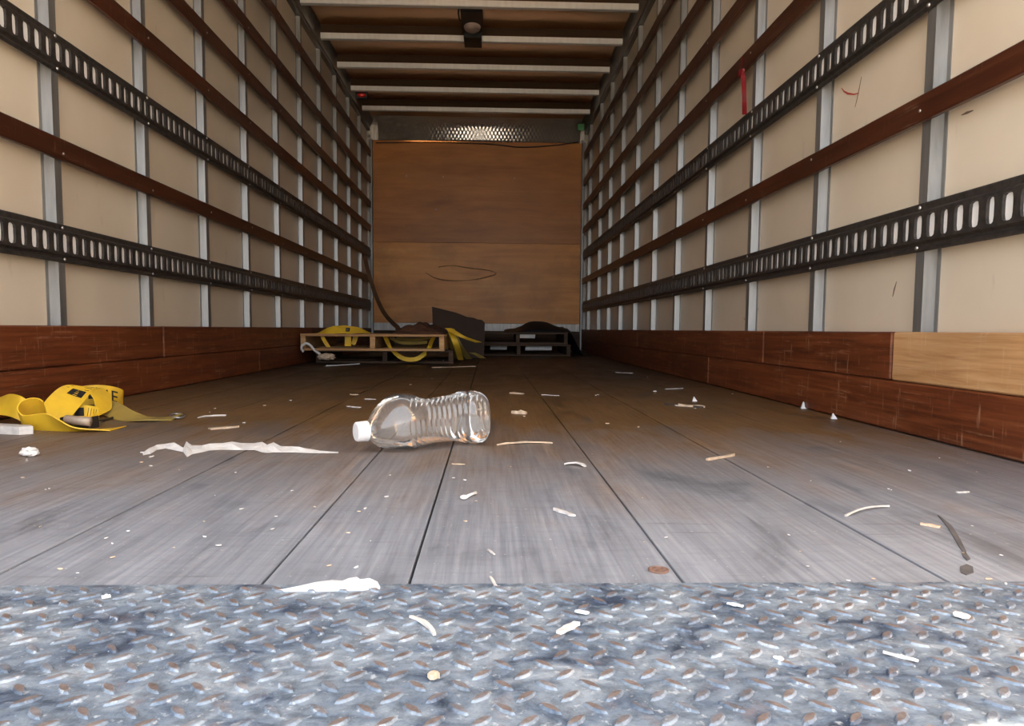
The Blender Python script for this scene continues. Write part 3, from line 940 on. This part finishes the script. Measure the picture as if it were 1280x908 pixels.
# fan of dull straps off the corner of the pallet
fan = [((564, 412, 5.62), (566, 425, 5.60), (568, 448, 5.75), 'dullyellow', 0.05, 'dull yellow strap hanging straight down off the pallet corner'),
       ((562, 411, 5.42), (570, 430, 5.36), (576, 450, 5.58), 'yellow', 0.045, 'yellow strap slanting to the floor off the pallet corner'),
       ((564, 411, 5.52), (574, 432, 5.50), (586, 449, 5.70), 'dullyellow', 0.05, 'dull strap in the fan off the pallet corner, between the two bright ones'),
       ((560, 410.5, 5.32), (578, 421, 5.28), (598, 428, 5.35), 'yellow', 0.05, 'yellow strap reaching from the pallet corner to the leaning board'),
       ((590, 441, 5.9), (597, 444, 5.92), (604, 448, 5.95), 'dullyellow', 0.05, 'short dull strap end on the floor below the leaning board')]
for a, b, c, mm, wd, lb in fan:
    band('cargo_strap', [(g(*a), xv + yv * 0.2), (g(*b), xv + yv * 0.1), (g(*c), xv + yv * 0.3)], wd, M[mm], lb, 24)
# pale rope end and bundle at the pallet's left corner
e = empty('rope', g(381, 436, 5.10)); tag(e, 'pale frayed rope hanging off the end of the strapped pallet by the wall', 'rope')
o0 = Vector(e.location)
link('strand', tube([p - o0 for p in cr([g(379, 440, 5.10), g(377, 434, 5.08), g(382, 429.5, 5.08), g(388, 432, 5.08), g(393, 438, 5.08), g(400, 443, 5.06)], 30)], 0.009, M['paper'], 'strand', 6), e)
bm = bmesh.new(); bmesh.ops.create_icosphere(bm, subdivisions=3, radius=1.0)
for v in bm.verts:
    k = 1 + 0.18 * math.sin(9 * v.co.x + 2) * math.sin(8 * v.co.z + 1)
    v.co = Vector((v.co.x * 0.062 * k, v.co.y * 0.04 * k, v.co.z * 0.024 * k))
me = bpy.data.meshes.new('rope_bundle'); bm.to_mesh(me); bm.free(); me.materials.append(M['chip'])
link('bundle', me, e, g(408, 446, 5.05) - o0)
# brown strap hanging from the corner of the left wall
e, r = band('hanging_strap', [(g(453, 306, 8.1), xv + yv * 0.3), (g(456, 322, 8.05), xv + yv * 0.3), (g(461, 342, 7.95), xv + zv * 0.2), (g(470, 370, 7.8), xv + zv * 0.35), (g(480, 391, 7.5), xv + zv * 0.5), (g(491, 404, 7.0), xv + zv * 0.7), (g(497, 409.5, 6.5), xv + zv * 0.5), (g(497, 413.5, 6.1), xv)], 0.042, M['brownweb'], 'brown strap hanging from the wall track down onto the pallet', 60)
o0 = Vector(e.location)
link('end_fitting', box(tuple(g(448, 319, 8.0) - o0 + Vector((0, -0.03, 0))), tuple(g(455, 303, 8.0) - o0 + Vector((0, 0.03, 0))), M['darksteel'], 'end_fitting', 0.006), e)

# ------------------------------------------------------------------ yellow ratchet strap by the left kick board
st = empty('ratchet_strap', G(80, 540)); tag(st, 'yellow ratchet strap with black print looped on the floor by the left kick board', 'strap')
o0 = Vector(st.location)
def R3(px, py, y): return GY(px, py, y) - o0
W = 0.075
diag = Vector((0.35, 1.0, 0.1))
Ax = Vector((0.22, -0.62, 0.75)).normalized()
e1 = Vector((0.95, 0.30, 0.0)); e1 = (e1 - Ax * e1.dot(Ax)).normalized()
e2 = Ax.cross(e1)
if e2.z < 0: e2 = -e2
cc = R3(40, 507.5, 1.84) - Ax * 0.041
ctrl1 = []
for k, a in enumerate((35, 70, 110, 150, 190, 225, 255)):
    a = math.radians(a); rad = 0.026 + 0.0012 * k
    ctrl1.append((cc + e1 * (rad * math.cos(a)) + e2 * (rad * math.sin(a)), Ax))
ctrl1 += [(R3(62, 533, 1.83), Vector((0.05, -0.45, 0.75))), (R3(84, 536.5, 1.82), Vector((0, -0.65, 0.55))), (R3(108, 537.6, 1.83), Vector((0, -1, 0.25))), (R3(148, 535.6, 1.87), -yv)]
rA = Ribbon(ctrl1, 0.080, 80, 0.003)
link('webbing', rA.build(M['yellow']), st)
# dull run of webbing coming from the wall into the curl
ctrlB = [(R3(-45, 512, 2.0), yv + zv * 0.6), (R3(-12, 508, 1.98), yv + zv * 0.7), (R3(8, 506, 1.95), yv * 0.6 + zv), (R3(22, 509, 1.92), yv * 0.4 + zv), (R3(34, 516, 1.92), yv * 0.3 + zv)]
rB = Ribbon(ctrlB, 0.062, 40, 0.003)
link('webbing', rB.build(M['yellow']), st)
# big loop: rises to the right, rolls over the top and comes back
ctrl2 = [(R3(48, 529, 1.93), Vector((0.55, 0.35, 0.0))), (R3(66, 519, 1.95), Vector((0.6, 0.3, -0.30))), (R3(82, 501, 2.0), Vector((0.65, 0.3, -0.35))), (R3(98, 486.5, 2.06), Vector((0.5, 0.75, -0.3))),
         (R3(114, 485, 2.11), Vector((0.2, 1, -0.1))), (R3(127, 496, 2.12), Vector((0.1, 1, 0))), (R3(129, 512, 2.10), Vector((0.1, 1, 0))), (R3(120, 521, 2.06), Vector((0.1, 1, 0.2))), (R3(103, 523.5, 2.03), Vector((0.1, 1, 0.3)))]
rC = Ribbon(ctrl2, W, 70, 0.003)
link('webbing', rC.build(M['yellow']), st)
# printed band behind the loop, face turned to the doors
ctrl3 = [(R3(92, 497, 2.16), zv), (R3(108, 494.5, 2.17), zv), (R3(124, 493.5, 2.19), zv), (R3(140, 495, 2.22), zv), (R3(151, 499, 2.26), zv + xv * 0.2), (R3(153, 505, 2.30), zv), (R3(146, 508, 2.33), zv)]
rD = Ribbon(ctrl3, 0.058, 50, 0.003)
link('webbing', rD.build(M['yellow']), st)
def strokes(r, s0, ds, kind, u0=-0.6, u1=0.55, t=0.16):
    P = []
    b = ds * 0.28
    if kind == 'E':
        P.append(r.patch(s0, s0 + b, u0, u1, None))
        for u in (u0, (u0 + u1) / 2 - t / 2, u1 - t):
            P.append(r.patch(s0, s0 + ds, u, u + t, None))
    if kind == 'N':
        P += [r.patch(s0, s0 + b, u0, u1, None), r.patch(s0 + ds - b, s0 + ds, u0, u1, None), r.patch(s0, s0 + b, u1, u0, None, du=ds - b)]
    if kind == 'I':
        P.append(r.patch(s0, s0 + b * 1.2, u0, u1, None))
    if kind == '#':
        P.append(r.patch(s0, s0 + ds, u0 + 0.2, u1 - 0.1, None))
    if kind == '/':
        P.append(r.patch(s0, s0 + b * 1.3, u0, u1, None, du=ds))
    return P
P = strokes(rD, 0.19, 0.06, '#') + strokes(rD, 0.30, 0.05, 'I') + strokes(rD, 0.36, 0.08, 'N') + strokes(rD, 0.49, 0.09, 'E')
link('print', join(P, M['black'], 'print'), st)
P = []
for k in range(5):
    P += strokes(rC, 0.355 + 0.035 * k, 0.02, '/', -0.75, 0.75)
P += [rC.patch(0.30, 0.36, -0.3, 0.7, None)]
link('print', join(P, M['black'], 'print'), st)
# lower printed band inside the loop
ctrl4 = [(R3(84, 515, 2.04), zv), (R3(98, 514.5, 2.04), zv), (R3(112, 515, 2.05), zv), (R3(123, 517.5, 2.07), zv)]
rE = Ribbon(ctrl4, 0.036, 24, 0.003)
link('webbing', rE.build(M['yellow']), st)
P = [rE.patch(0.22, 0.5, -0.7, 0.6, None)] + sum([strokes(rE, 0.58 + 0.09 * k, 0.05, '/', -0.7, 0.6) for k in range(4)], [])
link('print', join(P, M['black'], 'print'), st)
# dull tail flattening out on the floor
ctrl5 = [(R3(124, 508, 2.20), Vector((0.2, 0.6, 0.6))), (R3(140, 512, 2.14), Vector((0.2, 0.7, 0.5))), (R3(158, 520, 2.07), Vector((0.2, 0.9, 0.35))), (G(178, 526) - o0 + zv * 0.006, Vector((0, 1, 0.05))), (G(200, 525.5) - o0 + zv * 0.004, yv), (G(222, 524) - o0 + zv * 0.006, Vector((0.1, 1, 0.2)))]
rF = Ribbon(ctrl5, 0.06, 40, 0.003)
link('webbing', rF.build(M['dullyellow']), st)
# ratchet
link('ratchet_spool', tube([R3(82, 524.5, 1.87), R3(113, 527.5, 1.87)], 0.0115, M['steel'], 'ratchet_spool', 12), st)
for px, lb in ((80, 'a'), (115, 'b')):
    c = R3(px, 527, 1.885)
    link('ratchet_side_plate', box(tuple(c + Vector((-0.002, -0.016, -0.018))), tuple(c + Vector((0.002, 0.030, 0.012))), M['darksteel'], 'ratchet_side_plate', 0.001), st)
link('ratchet_base', box(tuple(R3(74, 532.5, 1.885) + Vector((0, -0.012, 0))), tuple(R3(116, 530.5, 1.90) + Vector((0, 0.06, 0))), M['darksteel'], 'ratchet_base', 0.002), st)
link('ratchet_handle', tube([R3(112, 531, 1.96), R3(128, 527, 2.02), R3(141, 523.5, 2.08)], 0.006, M['darksteel'], 'ratchet_handle', 8), st)
# hook at the tail
hk = [G(219 + 9 * math.cos(a) + 3, 522.5 + 2.6 * math.sin(a)) - o0 + zv * 0.006 for a in [k * 0.55 for k in range(11)]]
link('wire_hook', tube(hk, 0.0028, M['bolt'], 'wire_hook', 6), st)

# pale stick at the left edge
a, b = G(-20, 541), G(34, 543)
stick = link('offcut', slab([a + Vector((0, -0.012, 0)), b + Vector((-0.01, -0.014, 0)), b + Vector((0.012, 0.004, 0)), b + Vector((-0.01, 0.03, 0)), a + Vector((0, 0.035, 0))], 0, 0.018, M['greychip'], 'offcut', 0.002))
tag(stick, 'pale wooden offcut on the floor in front of the yellow ratchet strap', 'wood')

# ------------------------------------------------------------------ clear plastic bottle
def bottle():
    axis_end = Vector((G(598, 560).x, 1.655, 0))
    cap_pos = GY(452, 540, 1.515)
    a0 = Vector((cap_pos.x, cap_pos.y, 0)); dirv = (axis_end - a0); length = 0.0
    ang = math.atan2(dirv.y, dirv.x)
    Lb = dirv.length
    e = empty('plastic_bottle', (a0.x, a0.y, 0.0), ang)
    tag(e, 'clear ribbed plastic bottle with white cap lying on the floor', 'bottle')
    R0 = 0.0635
    # axis: (distance from the cap end, radius, axis height)
    K = 40
    st_ = []
    prof = [(0.010, 0.0185), (0.0135, 0.0225), (0.0165, 0.0215), (0.020, 0.0265), (0.030, 0.0375), (0.043, 0.0480), (0.058, 0.0555), (0.075, 0.0602), (0.095, 0.0622), (0.112, 0.0625), (0.118, 0.0590), (0.124, 0.0578)]
    x = 0.130
    while x < Lb - 0.050:
        wst = 0.0585 - 0.0065 * math.sin(math.pi * (x - 0.124) / (Lb - 0.174))
        ph_ = ((x - 0.130) / 0.0125) % 1.0
        prof.append((x, wst - 0.0032 * (0.5 + 0.5 * math.cos(2 * math.pi * ph_))))
        x += 0.0025
    for dx, r in ((-0.048, 0.0570), (-0.040, 0.0625), (-0.032, 0.0605), (-0.028, 0.0600), (-0.024, 0.0625), (-0.020, 0.0605), (-0.016, 0.0605), (-0.012, 0.0625), (-0.006, 0.0605), (-0.001, 0.0570), (0.002, 0.050), (0.0025, 0.040), (0.001, 0.020)):
        prof.append((Lb + dx, r))
    vs, fs = [], []
    for i, (x, r) in enumerate(prof):
        sq = 0.0 if x < 0.02 else min(1.0, (x - 0.02) / 0.05)
        zc = 0.046 + (0.0615 - 0.046) * min(1, max(0, (x - 0.012) / 0.06))
        for k in range(K):
            a = 2 * math.pi * k / K
            c4 = (abs(math.cos(a)) ** 4 + abs(math.sin(a)) ** 4) ** (-0.25)
            rr_ = r * (1 + sq * (c4 - 1) * 0.55) / (1 + sq * 0.03)
            # dents: pinched grip low on the front and a fold on the shoulder
            dent = 0.0
            gx = (x - (Lb - 0.062)) / 0.018
            da = math.atan2(math.sin(a - math.radians(215)), math.cos(a - math.radians(215)))
            dent += 0.016 * math.exp(-gx * gx) * math.exp(-(da / 0.55) ** 2)
            gx = (x - 0.115) / 0.010
            da = math.atan2(math.sin(a - math.radians(140)), math.cos(a - math.radians(140)))
            dent += 0.012 * math.exp(-gx * gx) * math.exp(-(da / 0.22) ** 2)
            gx = (x - 0.150) / 0.03
            da = math.atan2(math.sin(a - math.radians(95)), math.cos(a - math.radians(95)))
            dent += 0.007 * math.exp(-gx * gx) * math.exp(-(da / 0.6) ** 2)
            rr_ -= dent
            vs.append((x, -rr_ * math.cos(a + math.pi), max(0.001, zc + rr_ * math.sin(a))) if False else (x, rr_ * math.cos(a), max(0.0008, zc + rr_ * math.sin(a))))
    n = len(prof)
    for i in range(n - 1):
        for k in range(K):
            fs.append((i * K + k, i * K + (k + 1) % K, (i + 1) * K + (k + 1) % K, (i + 1) * K + k))
    fs.append(tuple(range((n - 1) * K, n * K)))
    link('body', mesh('body', vs, fs, M['clear'], True), e)
    # screw cap with fluted side
    vs, fs = [], []
    K2 = 48
    for x, r in ((-0.013, 0.012), (-0.013, 0.0185), (-0.011, 0.0208), (0.010, 0.0218), (0.012, 0.0218), (0.013, 0.0205)):
        for k in range(K2):
            a = 2 * math.pi * k / K2
            q = r * (1 - (0.012 if k % 2 and -0.0105 > x > -0.02 else 0)) * (0.985 if (k % 2 and x > -0.012) else 1)
            vs.append((x, q * math.cos(a), 0.046 + q * math.sin(a)))
    for i in range(5):
        for k in range(K2):
            fs.append((i * K2 + k, i * K2 + (k + 1) % K2, (i + 1) * K2 + (k + 1) % K2, (i + 1) * K2 + k))
    fs += [tuple(range(K2 - 1, -1, -1)), tuple(range(5 * K2, 6 * K2))]
    link('cap', mesh('cap', vs, fs, M['whitepl'], False), e)
bottle()

# ------------------------------------------------------------------ torn paper strip
topE = [(178, 567), (186, 561), (196, 557), (207, 555.5), (218, 557), (229, 561), (233, 553), (240, 557), (252, 558), (262, 556.5), (276, 555), (290, 555), (303, 554.5), (318, 554.5), (328, 553), (334, 557), (342, 556), (352, 558.5), (364, 560), (374, 561.5), (385, 562.5), (400, 564.5), (423, 565.5)]
botE = [(179, 569.5), (188, 568), (196, 563), (207, 561), (218, 563.5), (229, 566), (234, 572), (240, 568.5), (252, 566), (262, 563.5), (276, 562.5), (290, 563), (303, 563), (318, 563), (328, 566), (334, 566.5), (342, 566), (352, 566), (364, 566), (374, 566.3), (385, 566.8), (400, 567), (423, 566.8)]
vs, fs = [], []
n = len(topE)
rp = random.Random(5)
for i in range(n):
    a, b = G(*topE[i]), G(*botE[i])
    for k in range(5):
        t = k / 4
        p = a.lerp(b, t)
        hgt = 0.0008 + (0.004 + 0.010 * abs(math.sin(i * 1.3))) * math.sin(math.pi * min(1, t * 1.0)) * rp.uniform(0.3, 1.0) * min(1, i / 2, (n - 1 - i) / 3)
        vs.append(Vector((p.x, p.y, hgt)))
for i in range(n - 1):
    for k in range(4):
        a = i * 5 + k
        fs.append((a, a + 1, a + 6, a + 5))
tp = link('torn_paper', mesh('torn_paper', vs, fs, M['paper']))
sm = tp.modifiers.new('thick', 'SOLIDIFY'); sm.thickness = 0.0006
tag(tp, 'long torn strip of white paper lying across the floor boards', 'paper')

# white paper wedge at the front edge of the boards
w_ = slab([G(*p) for p in ((347, 740.5), (372, 735), (395, 731), (415, 727.5), (428, 728), (436, 726), (446, 726.5), (452, 730), (462, 727.5), (472, 730), (475, 737), (452, 739), (400, 740))], 0.0, 0.0015, M['whitepl'], 'paper_wedge', 0.003, 4)
tag(link('paper_wedge', w_), 'bright white paper wedge at the edge of the boards against the tread plate', 'paper')


# ------------------------------------------------------------------ litter
def chip(name, p0, p1, wd, m, label, cat='splinter', th=0.003, z=0.0, bend=0.0, lift=0.0, group=None, seed=None):
    rnd = random.Random(seed if seed is not None else int(p0[0] * 7 + p0[1]))
    a, b = G(*p0, z), G(*p1, z)
    d = b - a; nrm = Vector((-d.y, d.x, 0)).normalized()
    Ns = 6
    L_, R_ = [], []
    for i in range(Ns + 1):
        t = i / Ns
        c = a + d * t + nrm * (bend * 4 * t * (1 - t))
        q = wd / 2 * (0.35 + 0.65 * math.sin(math.pi * (0.12 + 0.76 * t)) ** 0.5) * rnd.uniform(0.75, 1.15)
        L_.append(c + nrm * q); R_.append(c - nrm * q * rnd.uniform(0.7, 1.1))
    vs, fs = [], []
    for i in range(Ns + 1):
        t = i / Ns
        zz = z + lift * 4 * t * (1 - t)
        h = th * rnd.uniform(0.7, 1.2)
        vs += [Vector((L_[i].x, L_[i].y, zz)), Vector((L_[i].x, L_[i].y, zz + h * 0.7)), Vector((R_[i].x, R_[i].y, zz + h)), Vector((R_[i].x, R_[i].y, zz))]
    for i in range(Ns):
        for k in range(4):
            fs.append((4 * i + k, 4 * i + (k + 1) % 4, 4 * i + 4 + (k + 1) % 4, 4 * i + 4 + k))
    fs += [(3, 2, 1, 0), (4 * Ns, 4 * Ns + 1, 4 * Ns + 2, 4 * Ns + 3)]
    o = link(name, mesh(name, vs, fs, m))
    tag(o, label, cat, group)
    return o


ZL = ZP + 0.0018
chip('plastic_strip', (1104, 816.5), (1148, 827.5), 0.0045, M['whitepl'], 'straight narrow white strip lying alone on the tread plate', 'strip', 0.002, ZL)
chip('wood_splinter', (514, 772), (543, 795), 0.0055, M['greychip'], 'curved pale splinter on the tread plate below the front plank joint', 'splinter', 0.0025, ZL, 0.004)
chip('wood_splinter', (698, 793), (721, 781), 0.008, M['greychip'], 'stubby pale splinter lying aslant on the tread plate', 'splinter', 0.003, ZL)
chip('wood_chip', (693, 638), (718, 646), 0.0085, M['greychip'], 'thick pale chip on the grey boards between two long plank joints', 'wood chip', 0.004)
chip('wood_chip', (884, 576), (917, 570), 0.012, M['chip'], 'pale tan forked chip lying on a plank joint toward the right wall', 'wood chip', 0.005)
chip('wood_splinter', (1057, 646), (1111, 634), 0.0045, M['greychip'], 'long thin bowed splinter on the outer boards by the right kick board', 'splinter', 0.003, 0, 0.004, 0.004)
chip('wood_chip', (1151, 656), (1175, 660), 0.012, M['chip'], 'flat tan flake beside the dark streak on the floor', 'wood chip', 0.003)
chip('wood_splinter', (621, 557), (690, 554.5), 0.010, M['chip'], 'long pinkish splinter on the floor just beyond the bottle base', 'splinter', 0.004, 0, 0.012, 0.002)
chip('wood_splinter', (831, 506), (880, 510), 0.022, M['darkchip'], 'dark splinter with a torn end on the brown boards near the right wall', 'splinter', 0.006)
chip('wood_splinter', (848, 508), (881, 510), 0.010, M['chip'], 'pale sliver lying against the dark splinter near the right wall', 'splinter', 0.009)
chip('wood_chip', (262, 537), (298, 534), 0.028, M['chip'], 'flat tan flake on the floor behind the torn paper strip', 'wood chip', 0.004)
chip('wood_splinter', (247, 523), (282, 520), 0.009, M['greychip'], 'thin pale sliver on the floor past the strap hook', 'splinter', 0.004, 0, 0.02)
chip('paper_curl', (706, 581), (732, 584), 0.013, M['greychip'], 'small white curl of paper beside the long centre joint', 'paper', 0.003, 0, 0.006, 0.004)
chip('wood_splinter', (565, 580.5), (581, 581), 0.008, M['chip'], 'small tan sliver by the plank joint in front of the bottle', 'splinter', 0.002)
chip('wood_chip', (638, 492), (654, 493), 0.02, M['chip'], 'little bright chip on the dark boards behind the bottle base', 'wood chip', 0.006)
chip('wood_chip', (640, 517), (658, 518), 0.02, M['chip'], 'dull lump of wood on the floor beyond the pinkish splinter', 'wood chip', 0.012)
chip('wood_splinter', (677, 494), (699, 495), 0.006, M['greychip'], 'fine white sliver beside the far end of the long centre joint', 'splinter', 0.003)
chip('wood_splinter', (832, 487), (853, 486), 0.012, M['greychip'], 'grey sliver on the dark boards, farther in than the dark splinter', 'splinter', 0.003)
chip('wood_splinter', (770, 466), (791, 467), 0.02, M['greychip'], 'faint sliver deep in the box near the right wall', 'splinter', 0.003)
chip('wood_splinter', (408, 458.2), (449, 455.6), 0.012, M['whitepl'], 'white stick on the floor before the strapped pallet', 'splinter', 0.008)
chip('wood_splinter', (553, 451.6), (566, 451.2), 0.03, M['whitepl'], 'short white scrap on the floor under the fan of straps', 'splinter', 0.008)
chip('wood_splinter', (540, 460), (594, 458.5), 0.02, M['chip'], 'long frayed sliver on the dark floor before the fan of straps', 'splinter', 0.005)
chip('wood_chip', (434, 508.5), (450, 510), 0.016, M['greychip'], 'pale chip on the brown boards left of the bottle shoulder, the biggest there', 'wood chip', 0.004)
chip('wood_chip', (456, 499.5), (470, 499.7), 0.008, M['greychip'], 'fine pale sliver on the brown boards behind the bottle shoulder', 'wood chip', 0.003)
chip('wood_chip', (438, 493.6), (448, 494), 0.014, M['chip'], 'small tan chip on the brown boards behind the pale chip', 'wood chip', 0.004)
chip('plastic_scrap', (719, 765), (736, 767.5), 0.006, M['whitepl'], 'white flake on the tread plate above the stubby splinter', 'flake', 0.002, ZL)
chip('plastic_scrap', (909, 755), (929, 759), 0.006, M['whitepl'], 'white flake on the tread plate beside a dark lug near the boards', 'flake', 0.002, ZL)
chip('plastic_scrap', (967, 822), (979, 826), 0.005, M['whitepl'], 'tiny white flake on the tread plate near the straight white strip', 'flake', 0.002, ZL)
chip('paper_curl', (1192, 768), (1212, 773), 0.014, M['paper'], 'pale scrap on the tread plate close to the right wall', 'paper', 0.002, ZL)
chip('plastic_scrap', (127, 748), (138, 746), 0.008, M['whitepl'], 'white flake on the tread plate seam below the left boards', 'flake', 0.003, ZL)
chip('wood_chip', (536, 849), (547, 846), 0.008, M['chip'], 'tan crumb among the tread lugs below the curved splinter', 'wood chip', 0.005, ZL)
chip('wood_splinter', (1196, 616.5), (1211, 616), 0.008, M['greychip'], 'short pale sliver on the joint nearest the right kick board', 'splinter', 0.003)
chip('wood_splinter', (610, 688), (618, 694), 0.003, M['greychip'], 'short fine sliver on the boards near the front edge', 'splinter', 0.002)
chip('wood_splinter', (613, 722), (621, 736), 0.0035, M['greychip'], 'grey sliver at the very edge of the boards', 'splinter', 0.002)

# bits of plaster standing against the right kick board
for (x, y, s, lb) in ((1005, 511, 0.024, 'bigger white chip standing against the right kick board'), (1042, 524, 0.018, 'smaller white chip standing against the right kick board'), (868, 502, 0.018, 'white chip beside the dark splinter on the floor')):
    p = G(x, y)
    vs = [p + Vector(q) * s for q in ((-0.5, -0.3, 0), (0.55, -0.25, 0), (0.4, 0.4, 0), (-0.4, 0.35, 0), (-0.15, 0.0, 1.05), (0.12, 0.05, 0.75))]
    tag(link('plaster_chip', mesh('plaster_chip', vs, [(0, 1, 5, 4), (1, 2, 5), (2, 3, 4, 5), (3, 0, 4), (3, 2, 1, 0)], M['whitepl'])), lb, 'chip')

# white plastic pin with a round head
e = empty('plastic_pin', G(580, 624)); tag(e, 'white plastic pin with a round head lying on the grey boards', 'pin')
o0 = Vector(e.location)
bm = bmesh.new(); bmesh.ops.create_uvsphere(bm, u_segments=14, v_segments=8, radius=1.0)
for v in bm.verts: v.co = Vector((v.co.x * 0.0065, v.co.y * 0.010, v.co.z * 0.003 + 0.003))
me = bpy.data.meshes.new('head'); bm.to_mesh(me); bm.free(); me.materials.append(M['whitepl'])
link('head', me, e)
link('stem', tube([Vector((0.003, 0, 0.003)), G(588, 621) - o0 + zv * 0.003, G(595, 618.5) - o0 + zv * 0.003], [0.0028, 0.0022, 0.0026], M['whitepl'], 'stem', 8), e)

# lint tuft
p = G(37, 570)
bm = bmesh.new(); bmesh.ops.create_icosphere(bm, subdivisions=3, radius=1.0)
for v in bm.verts:
    k = 1 + 0.22 * math.sin(13 * v.co.x) * math.sin(11 * v.co.y + 1) + 0.12 * math.sin(19 * v.co.z)
    v.co = Vector((v.co.x * 0.016 * k, v.co.y * 0.014 * k, max(0.0, v.co.z * 0.010 * k + 0.008))) + p
me = bpy.data.meshes.new('lint'); bm.to_mesh(me); bm.free(); me.materials.append(M['paper'])
tag(link('lint_tuft', me), 'pinkish white tuft of lint on the boards by the left wall', 'lint')

# rusty plug of a floor bolt
e = empty('floor_bolt', G(823, 713)); tag(e, 'rusty round bolt head sunk in the boards near the front edge', 'bolt')
vs = []
K = 18
prf = [(0.0115, -0.002), (0.0115, 0.0012), (0.0095, 0.0018), (0.0085, 0.0006), (0.0, 0.0012)]
for r, z in prf[:-1]:
    vs += [(r * math.cos(2 * math.pi * k / K), r * math.sin(2 * math.pi * k / K), z) for k in range(K)]
fs = [(i * K + k, i * K + (k + 1) % K, (i + 1) * K + (k + 1) % K, (i + 1) * K + k) for i in range(3) for k in range(K)] + [tuple(range(3 * K, 4 * K))]
link('head', mesh('head', vs, fs, M['rust']), e)

# tiny crumbs scattered everywhere: individuals sharing a few meshes
CR = []
for k in range(5):
    bm = bmesh.new(); bmesh.ops.create_icosphere(bm, subdivisions=1, radius=1.0)
    rk = random.Random(k)
    for v in bm.verts:
        v.co = Vector((v.co.x * 1.6, v.co.y * 0.75, v.co.z * 0.45 + 0.3)) * rk.uniform(0.75, 1.2)
    me = bpy.data.meshes.new('crumb'); bm.to_mesh(me); bm.free(); me.materials.append(M[('greychip', 'chip', 'greychip', 'whitepl', 'chip')[k]])
    CR.append(me)
rc = random.Random(11)
for k in range(110):
    px, py = rc.uniform(20, 1260), 470 + 262 * rc.random() ** 1.2
    p = G(px, py)
    if not (XL + 0.05 < p.x < XR - 0.05) or (430 < px < 620 and 485 < py < 575) or (px < 240 and py < 560): continue
    o = link('crumb', rc.choice(CR)); s = rc.uniform(0.0011, 0.0030) * (0.55 + 0.45 * p.y)
    o.location = p; o.scale = (s, s, s); o.rotation_euler = (0, 0, rc.uniform(0, 3.14))
    hue = {'greychip': 'grey', 'chip': 'tan', 'whitepl': 'white'}
    mname = [k_ for k_ in hue if o.data.materials[0] == M[k_]][0]
    zone = 'close to the right kick board' if p.x > 0.80 else 'close to the left kick board' if p.x < -0.85 else 'on the brown boards beyond the bottle' if p.y > 1.75 else 'on the grey boards between bottle and tread plate' if p.y < 1.3 else 'on the boards level with the bottle'
    lb = 'tiny %s crumb lying loose %s' % (hue[mname], zone)
    tag(o, lb, 'crumb', '%s crumbs %s' % (hue[mname], zone))
